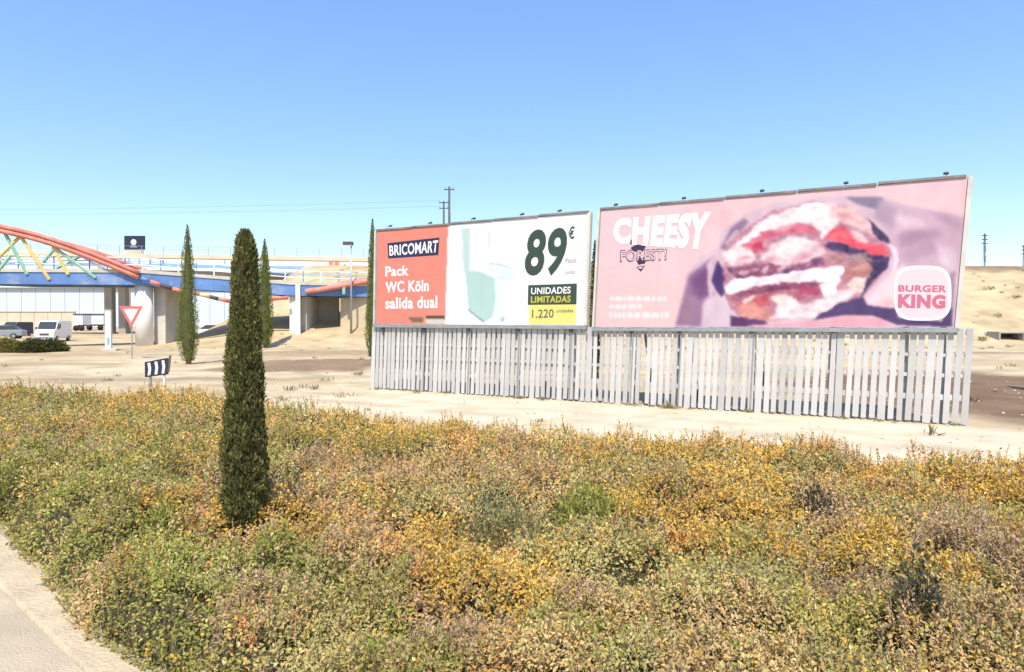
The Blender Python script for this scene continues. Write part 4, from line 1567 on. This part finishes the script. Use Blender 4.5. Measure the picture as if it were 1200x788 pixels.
def van(px, Y, rz, label, paint, scale=1.0):
    x0 = at(px, 380, Y).x
    base = Vector((x0, Y, tz(x0, Y)))
    root = thing('parked_van', base, label, 'van')
    parts = []
    # side profile (y forward = -Y towards the camera), x = width
    W = .98
    prof = [(2.55, .35), (2.55, 2.25), (2.40, 2.42), (-1.05, 2.42), (-1.35, 2.30), (-1.95, 1.42), (-2.50, 1.20), (-2.62, 1.0), (-2.62, .38)]
    mb = MB()
    mb.prism([base + Vector((-W, y, z)) for y, z in prof], Vector((2 * W, 0, 0)))
    mb.build('body', paint, root, bevel=.05)
    mb = MB()
    mb.v = [base + Vector(v) for v in ((-.86, -1.42, 2.26), (.86, -1.42, 2.26), (.90, -2.00, 1.43), (-.90, -2.00, 1.43))]
    mb.f = [(0, 1, 2, 3)]
    o_ = mb.build('windscreen', M['glass'], root)
    for v in o_.data.vertices: v.co += Vector((0, -.035, .02))
    for sx in (-1, 1):
        mb = MB()
        mb.box(base + Vector((sx * (W + .005), -1.15, 1.78)), (.02, .95, .55))
        mb.build('side_window', M['glass'], root)
        mb = MB()
        mb.box(base + Vector((sx * .74, -2.63, .98)), (.34, .06, .2))
        mb.build('headlight', M['lamp'], root)
        mb = MB()
        mb.box(base + Vector((sx * (W + .12), -1.75, 1.55)), (.2, .1, .28))
        mb.build('mirror', M['darkmetal'], root)
        for yy in (-1.75, 1.6):
            wheel(base + Vector((sx * (W - .08), yy, .33)), root=root)
    mb = MB()
    mb.box(base + Vector((0, -2.635, .84)), (.95, .05, .24))
    mb.build('grille', M['darkmetal'], root)
    mb = MB()
    mb.box(base + Vector((0, -2.66, .48)), (1.85, .12, .2))
    mb.build('bumper', M['cargrey'], root, bevel=.02)
    root.rotation_euler.z = rz
    root.scale = (scale,) * 3
    return root


def car(px, Y, rz, label, paint):
    x0 = at(px, 380, Y).x
    base = Vector((x0, Y, tz(x0, Y)))
    root = thing('parked_car', base, label, 'car')
    lower = [(-2.1, .32), (-2.1, .72), (-1.95, .86), (-1.05, .95), (1.75, .98), (2.08, .90), (2.1, .34)]
    mb = MB()
    mb.prism([base + Vector((y, -.85, z)) for y, z in lower], Vector((0, 1.7, 0)))
    mb.build('body', paint, root, bevel=.05)
    cab = [(-1.05, .94), (-.35, 1.42), (1.1, 1.46), (1.75, .97)]
    mb = MB()
    mb.prism([base + Vector((y, -.72, z)) for y, z in cab], Vector((0, 1.44, 0)))
    mb.build('cabin', M['glass'], root, bevel=.03)
    mb = MB()
    mb.box(base + Vector((.37, 0, 1.455)), (1.5, 1.35, .05))
    mb.build('roof', paint, root, bevel=.015)
    for sy in (-1, 1):
        for yy in (-1.3, 1.3):
            c = base + Vector((yy, sy * .76, .31))
            mb = MB()
            mb.tube([c - Vector((0, .1, 0)), c + Vector((0, .1, 0))], .31, 14)
            w_ = mb.build('wheel', M['tyre'], root, True)
            mb = MB()
            mb.tube([c - Vector((0, .11, 0)), c + Vector((0, .11, 0))], .18, 10)
            mb.build('rim', M['steel'], w_)
        mb = MB()
        mb.box(base + Vector((-2.09, sy * .6, .72)), (.06, .3, .14))
        mb.build('headlight', M['lamp'], root)
    root.rotation_euler.z = rz
    return root


def trailer(px0, px1, Y, ptop, label):
    a, b = at(px0, ptop, Y), at(px1, ptop, Y)
    g = tz((a.x + b.x) / 2, Y)
    root = thing('box_trailer', ((a.x + b.x) / 2, Y, g), label, 'trailer')
    mb = MB()
    mb.box(((a.x + b.x) / 2, Y + 1.25, (a.z + g + 1.0) / 2), (b.x - a.x, 2.5, a.z - g - 1.0))
    mb.build('cargo_box', M['carwhite'], root, bevel=.05)
    mb = MB()
    mb.box(((a.x + b.x) / 2, Y + 1.2, a.z + .06), (b.x - a.x + .1, 2.6, .22))
    mb.build('roof_cover', M['darkmetal'], root)
    mb = MB()
    mb.box(((a.x + b.x) / 2, Y + 1.25, g + .88), (b.x - a.x - .4, 1.0, .22))
    mb.build('chassis', M['darkmetal'], root)
    for fx in (.2, .8):
        c = Vector((a.x + (b.x - a.x) * fx, Y + .2, g + .45))
        mb = MB()
        mb.tube([c - Vector((0, .15, 0)), c + Vector((0, .15, 0))], .45, 14)
        mb.build('wheel', M['tyre'], root, True)
    return root


van(63, 66, math.radians(14), 'white van facing the camera behind the low bushes', M['carwhite'], .84)
car(2, 72, math.radians(20), 'grey car parked at the far left', M['cargrey'])
van(20, 80, math.radians(0), 'dark blue van parked right of the grey car', M['cardark'], .7)
trailer(86, 96.5, 112, 369, 'shorter white box trailer behind the white van')
trailer(99.5, 121, 116, 369, 'longer white box trailer left of the overpass piers')
car(247, 76, math.radians(8), 'white car parked beyond the pointed cypress', M['carwhite'])
car(262, 84, math.radians(-6), 'dark grey car parked behind the white car', M['cargrey'])

# low bushes in front of the vans
for (px, py, rx, h, lab, cols) in ((6, 413, 1.25, .85, 'yellow green low bush at the far left edge', [(0.22, 0.20, 0.05), (0.30, 0.25, 0.06), (0.15, 0.15, 0.04)]),
                                   (38, 413, 1.0, .80, 'dark green low bush between the yellow green bush and the white van', [(0.06, 0.07, 0.03), (0.09, 0.10, 0.035), (0.13, 0.12, 0.04)]),
                                   (60, 412, 1.05, .78, 'dark green low bush in front of the white van', [(0.06, 0.075, 0.03), (0.10, 0.11, 0.035), (0.15, 0.13, 0.04)])):
    g_ = on_ground(px, py)
    bush(g_, rx * 1.1, .9, h, lab, 3500, .14, cols, upright=.2)

# ------------------------------------------------------------------ signs, posts, lamps
# yield sign
g_ = on_ground(155, 421)
ys = thing('yield_sign', g_, 'red bordered white triangular yield sign by the pier', 'sign')
Y_ = g_.y
T = [at(139.5, 359, Y_), at(167.5, 359, Y_), at(153.5, 384.5, Y_)]
ct = (T[0] + T[1] + T[2]) / 3
mb = MB(); mb.prism(T, Vector((0, .03, 0))); mb.build('red_border', M['signred'], ys)
mb = MB(); mb.prism([ct.lerp(p, .62) - Vector((0, .006, 0)) for p in T], Vector((0, .004, 0))); mb.build('white_face', M['signwhite'], ys)
mb = MB(); mb.tube([Vector((ct.x, Y_ + .07, g_.z - .1)), Vector((ct.x, Y_ + .07, T[0].z))], .035, 8); mb.build('pole', M['steel'], ys)

# white totem post
g_ = on_ground(127, 411)
wp = thing('white_post', g_, 'thick white marker post left of the yield sign', 'post')
p_ = at(127, 364, g_.y)
mb = MB(); mb.box((p_.x, g_.y, (g_.z + p_.z) / 2), (.40, .22, p_.z - g_.z)); mb.build('shaft', M['concrete_white'], wp, bevel=.03)
mb = MB(); mb.box((p_.x, g_.y, p_.z + .02), (.46, .28, .06)); mb.build('cap', M['cream'], wp)
mb = MB(); mb.box((p_.x + .12, g_.y, g_.z + .06), (1.0, .5, .14)); mb.build('base', M['concrete'], wp, bevel=.02)
mb = MB(); mb.box((p_.x + .04, g_.y - .115, g_.z + .65), (.2, .012, .5)); mb.build('blue_mark', M['lightblue'], wp)

# chevron board
YC_ = 19.6
px4 = [(169.5, 424.5), (197, 419.5), (197, 439), (169.8, 442.5)]
q = [at(a, b, YC_) for a, b in px4]
gz = tz(q[0].x, YC_)
cs = thing('chevron_sign', (at(184, 460, YC_).x, YC_, gz), 'dark chevron sign with white arrows on two legs behind the bed', 'sign')
mb = MB(); mb.prism(q, Vector((0, .03, 0))); mb.build('sign_plate', M['signdark'], cs)
for k in range(3):
    u0 = .12 + k * .30
    def qq(u, v): return (q[0] * (1 - u) + q[1] * u) * (1 - v) + (q[3] * (1 - u) + q[2] * u) * v - Vector((0, .006, 0))
    mb = MB()
    mb.prism([qq(u0, .1), qq(u0 + .12, .1), qq(u0 + .16, .5), qq(u0 + .12, .9), qq(u0, .9), qq(u0 + .04, .5)], Vector((0, .004, 0)))
    mb.build('arrow', M['signwhite'], cs)
for px, m in ((175, 'steel'), (191.5, 'concrete_white')):
    t_ = at(px, 432, YC_)
    mb = MB(); mb.box((t_.x, YC_ + .06, (t_.z + gz) / 2), (.05, .05, t_.z - gz + .1)); mb.build('leg', M[m], cs)
e0, e1 = at(197.4, 436, YC_), at(199.6, 416.5, YC_)
mb = MB(); mb.bar(e0, e1, .03, .05); mb.build('bent_edge', M['bark'], cs)

# small dark billboard beyond the overpass
YS = 100.0
q = [at(145.5, 276.5, YS), at(169, 276.5, YS), at(169, 293, YS), at(145.5, 293, YS)]
sb = thing('roadside_billboard', ((q[0].x + q[1].x) / 2, YS, tz(q[0].x, YS)), 'small dark billboard with a white round mark beyond the overpass', 'billboard')
mb = MB(); mb.prism(q, Vector((0, .3, 0))); mb.build('panel', M['signdark'], sb)
c_ = at(156.5, 284, YS - .02)
mb = MB(); mb.prism([c_ + Vector((.42 * math.cos(k * .3927), 0, .45 * math.sin(k * .3927))) for k in range(16)], Vector((0, .015, 0))); mb.build('round_mark', M['signwhite'], sb)
mb = MB(); mb.prism([c_ + Vector((-.25, 0, -.4)), c_ + Vector((.25, 0, -.4)), c_ + Vector((.6, 0, -.8)), c_ + Vector((-.6, 0, -.8))], Vector((0, .012, 0))); mb.build('round_mark', M['cargrey'], sb)
for xx in (149.5, 165):
    p_ = at(xx, 294, YS)
    mb = MB(); mb.box((p_.x, YS + .2, (p_.z + tz(p_.x, YS)) / 2), (.4, .3, p_.z - tz(p_.x, YS))); mb.build('post', M['cream'], sb)
mb = MB(); mb.box((sb.location.x, YS + .15, at(150, 296.5, YS).z), (2.5, .22, .75)); mb.build('skirt', M['cream'], sb)

# street lamp on the slope
g_ = on_ground(411.5, 391)
lp = thing('street_lamp', g_, 'tall thin street lamp with a flat head left of the billboards', 'street lamp')
tp = at(411.5, 287, g_.y)
mb = MB(); mb.tube([g_ - Vector((0, 0, .1)), Vector((tp.x, tp.y, tp.z))], [.10, .06], 8); mb.build('pole', M['steel'], lp, True)
mb = MB(); mb.box((tp.x - .25, tp.y, tp.z + .1), (.85, .4, .30)); mb.build('lamp_head', M['darkmetal'], lp, bevel=.05)
mb = MB(); mb.box((tp.x - .25, tp.y - .02, tp.z - .07), (.7, .34, .04)); mb.build('diffuser', M['lamp'], lp)

# power poles and cables
def power_pole(px, ptop, Y, label, arms):
    b = at(px, ptop, Y)
    g = tz(b.x, Y)
    root = thing('power_pole', (b.x, Y, g), label, 'power pole', None)
    mb = MB(); mb.tube([Vector((b.x, Y, g - .2)), b], [.26, .17], 8); mb.build('pole', M['darkmetal'], root, True)
    for dz in arms:
        mb = MB(); mb.bar(b + Vector((-.9, 0, -dz)), b + Vector((.9, 0, -dz)), .16, .18); mb.build('crossarm', M['darkmetal'], root)
        for sx in (-.8, .8):
            mb = MB(); mb.tube([b + Vector((sx, 0, -dz + .09)), b + Vector((sx, 0, -dz + .45))], .07, 6); mb.build('insulator', M['steel'], root)
    return b


p1 = power_pole(526.5, 219, 118, 'taller thin power pole above the red billboard', (.5,))
p2 = power_pole(520, 236, 132, 'shorter power pole left of the taller pole', (.3, 1.4))
for k, (pa, ya, yb, lab) in enumerate(((p2 + Vector((-.8, 0, .1)), 243, 0, 'upper power cable crossing the sky at left'), (p2 + Vector((-.8, 0, -1.0)), 249, 0, 'lower power cable crossing the sky at left'))):
    e = at(-420, ya, 170)
    pts = []
    for i in range(25):
        t = i / 24
        q_ = pa.lerp(e, t)
        pts.append(q_ + Vector((0, 0, -1.2 * 4 * t * (1 - t))))
    mb = MB(); mb.tube(pts, .014, 5)
    tag(mb.build('power_cable', M['darkmetal']), lab, 'cable', 'power cables')


# far lattice pylons at the right
def pylon(px, ptop, pbase, Y, label, wpx):
    t_ = at(px, ptop, Y)
    H0 = at(px, pbase, Y).z
    g = tz(t_.x, Y)
    root = thing('electricity_pylon', (t_.x, Y, g), label, 'pylon', 'far pylons')
    w = wpx / FPX * Y
    mb = MB()
    for sx in (-1, 1):
        for sy in (-1, 1):
            mb.bar(Vector((t_.x + sx * w * .35, Y + sy * w * .35, g)), Vector((t_.x + sx * w * .06, Y + sy * w * .06, t_.z)), .16, .16)
    mb.build('leg', M['darkmetal'], root)
    mb = MB()
    n = 9
    for k in range(n):
        f1, f2 = k / n, (k + 1) / n
        s1, s2 = w * (.35 - .29 * f1), w * (.35 - .29 * f2)
        z1, z2 = g + (t_.z - g) * f1, g + (t_.z - g) * f2
        mb.bar(Vector((t_.x - s1, Y - s1, z1)), Vector((t_.x + s2, Y - s2, z2)), .1, .1)
        mb.bar(Vector((t_.x + s1, Y - s1, z1)), Vector((t_.x - s2, Y - s2, z2)), .1, .1)
    mb.build('bracing', M['darkmetal'], root)
    for dz in (.8, 2.6, 4.4):
        mb = MB(); mb.bar(Vector((t_.x - w * .5, Y, t_.z - dz)), Vector((t_.x + w * .5, Y, t_.z - dz)), .3, .35); mb.build('crossarm', M['darkmetal'], root)


pylon(1154, 274, 293, 300, 'far pylon right of the pink billboard', 7)
pylon(1200, 287, 300, 320, 'far pylon cut by the right edge', 6)

# drain opening on the slope at the right
g_ = on_ground(1184, 399)
dc = thing('drain_culvert', g_, 'dark concrete drain culvert at the foot of the right slope', 'culvert')
mb = MB(); mb.box(g_ + Vector((0, .5, .62)), (2.1, 1.4, .12)); mb.build('lintel', M['concrete_grey'], dc)
for sx in (-.98, .98):
    mb = MB(); mb.box(g_ + Vector((sx, .5, .25)), (.14, 1.38, .62)); mb.build('side_wall', M['concrete_grey'], dc)
mb = MB(); mb.box(g_ + Vector((0, 1.1, .25)), (1.8, .1, .6)); mb.build('back_wall', M['darkmetal'], dc)

# ------------------------------------------------------------------ weeds, pebbles
def tufts():
    P, Lh, Cc = [], [], []
    spots = []
    for _ in range(220):
        X = random.uniform(-26, 26); Yy = random.uniform(12, 62)
        if abs(X) > Yy * .85: continue
        if Yy < 20 and bed_height(np.array([X]), np.array([Yy]))[1][0] > -.3: continue
        if fbm(np.array([X / 4]), np.array([Yy / 4]), 301, 3)[0] < .5: continue
        spots.append((X, Yy, random.uniform(.05, .18)))
    for _ in range(520):
        X = random.uniform(-20, 64); Yy = random.uniform(46, 80)
        if fbm(np.array([X / 5]), np.array([Yy / 5]), 307, 3)[0] < .46: continue
        spots.append((X, Yy, random.uniform(.10, .34)))
    for j in range(46):
        s_ = random.uniform(f0, f1)
        p_ = fp(s_, 0, random.choice([.12, .2, -.3, .3]))
        spots.append((p_.x, p_.y, random.uniform(.05, .16)))
    for px, py in ((355, 455), (368, 457), (340, 458), (383, 447), (403, 466), (784, 478), (1093, 510), (420, 440), (1140, 470), (330, 470), (1185, 430), (1150, 400), (1170, 372), (1190, 350), (1160, 340)):
        g_ = on_ground(px, py)
        spots.append((g_.x, g_.y, .22 if g_.y < 40 else .5))
    for (X, Yy, h) in spots:
        n_ = random.randint(18, 40)
        a = rng.random(n_) * 6.28
        r = rng.random(n_) * h * 1.1
        P.append(np.stack([X + r * np.cos(a), Yy + r * np.sin(a), np.full(n_, tz(X, Yy) - .01)], -1))
        Lh.append(h * rng.uniform(.5, 1.2, n_))
        pal = np.array([[.27, .23, .10], [.20, .20, .08], [.36, .30, .16]])
        Cc.append(pal[rng.integers(0, 3, n_)] * rng.uniform(.7, 1.2, (n_, 1)))
    P, Lh, Cc = np.vstack(P), np.concatenate(Lh), np.vstack(Cc)
    n_ = len(P)
    ax = rng.normal(0, .45, (n_, 3)) + np.array([0, 0, 1.0])
    ax /= np.linalg.norm(ax, axis=1, keepdims=True)
    v, c = leaf_quads(P, Lh, Lh * .14, ax, Cc)
    tag(np_mesh('dry_weeds', v, 0, 4, M['leaf'], c), 'sparse dry weed tufts on the sandy ground', 'weeds', kind='stuff')


tufts()
V, F = [], []
for _ in range(4200):
    if random.random() < .62:
        s_ = random.uniform(-14, 3); off = random.uniform(.2, 2.6) if random.random() < .85 else random.uniform(-1.2, .2)
        p_ = road_pt(s_, bend(s_) + off)
        X, Yy = p_.x, p_.y
        if bed_height(np.array([X]), np.array([Yy]))[1][0] > .05: continue
        r = random.uniform(.004, .016) * (2.2 if random.random() < .05 else 1)
    else:
        X = random.uniform(-20, 22); Yy = random.uniform(9, 50)
        if Yy < 20 and bed_height(np.array([X]), np.array([Yy]))[1][0] > -.1: continue
        r = random.uniform(.015, .05)
    b_ = len(V)
    z_ = tz(X, Yy) + .012
    sc_ = [random.uniform(.6, 1.3) for _ in range(3)]
    for d in ((1, 0, 0), (-1, 0, 0), (0, 1, 0), (0, -1, 0), (0, 0, 1), (0, 0, -1)):
        V.append((X + d[0] * r * sc_[0] + random.uniform(-.2, .2) * r, Yy + d[1] * r * sc_[1], z_ + d[2] * r * sc_[2] * .8))
    for t_ in ((0, 2, 4), (2, 1, 4), (1, 3, 4), (3, 0, 4), (2, 0, 5), (1, 2, 5), (3, 1, 5), (0, 3, 5)):
        F.append(tuple(b_ + i for i in t_))
me = bpy.data.meshes.new('gravel')
me.from_pydata(V, [], F)
me.materials.append(M['stone'])
o = bpy.data.objects.new('gravel', me)
C.objects.link(o)
tag(o, 'loose limestone pebbles scattered on sand and roadside', 'gravel', kind='stuff')
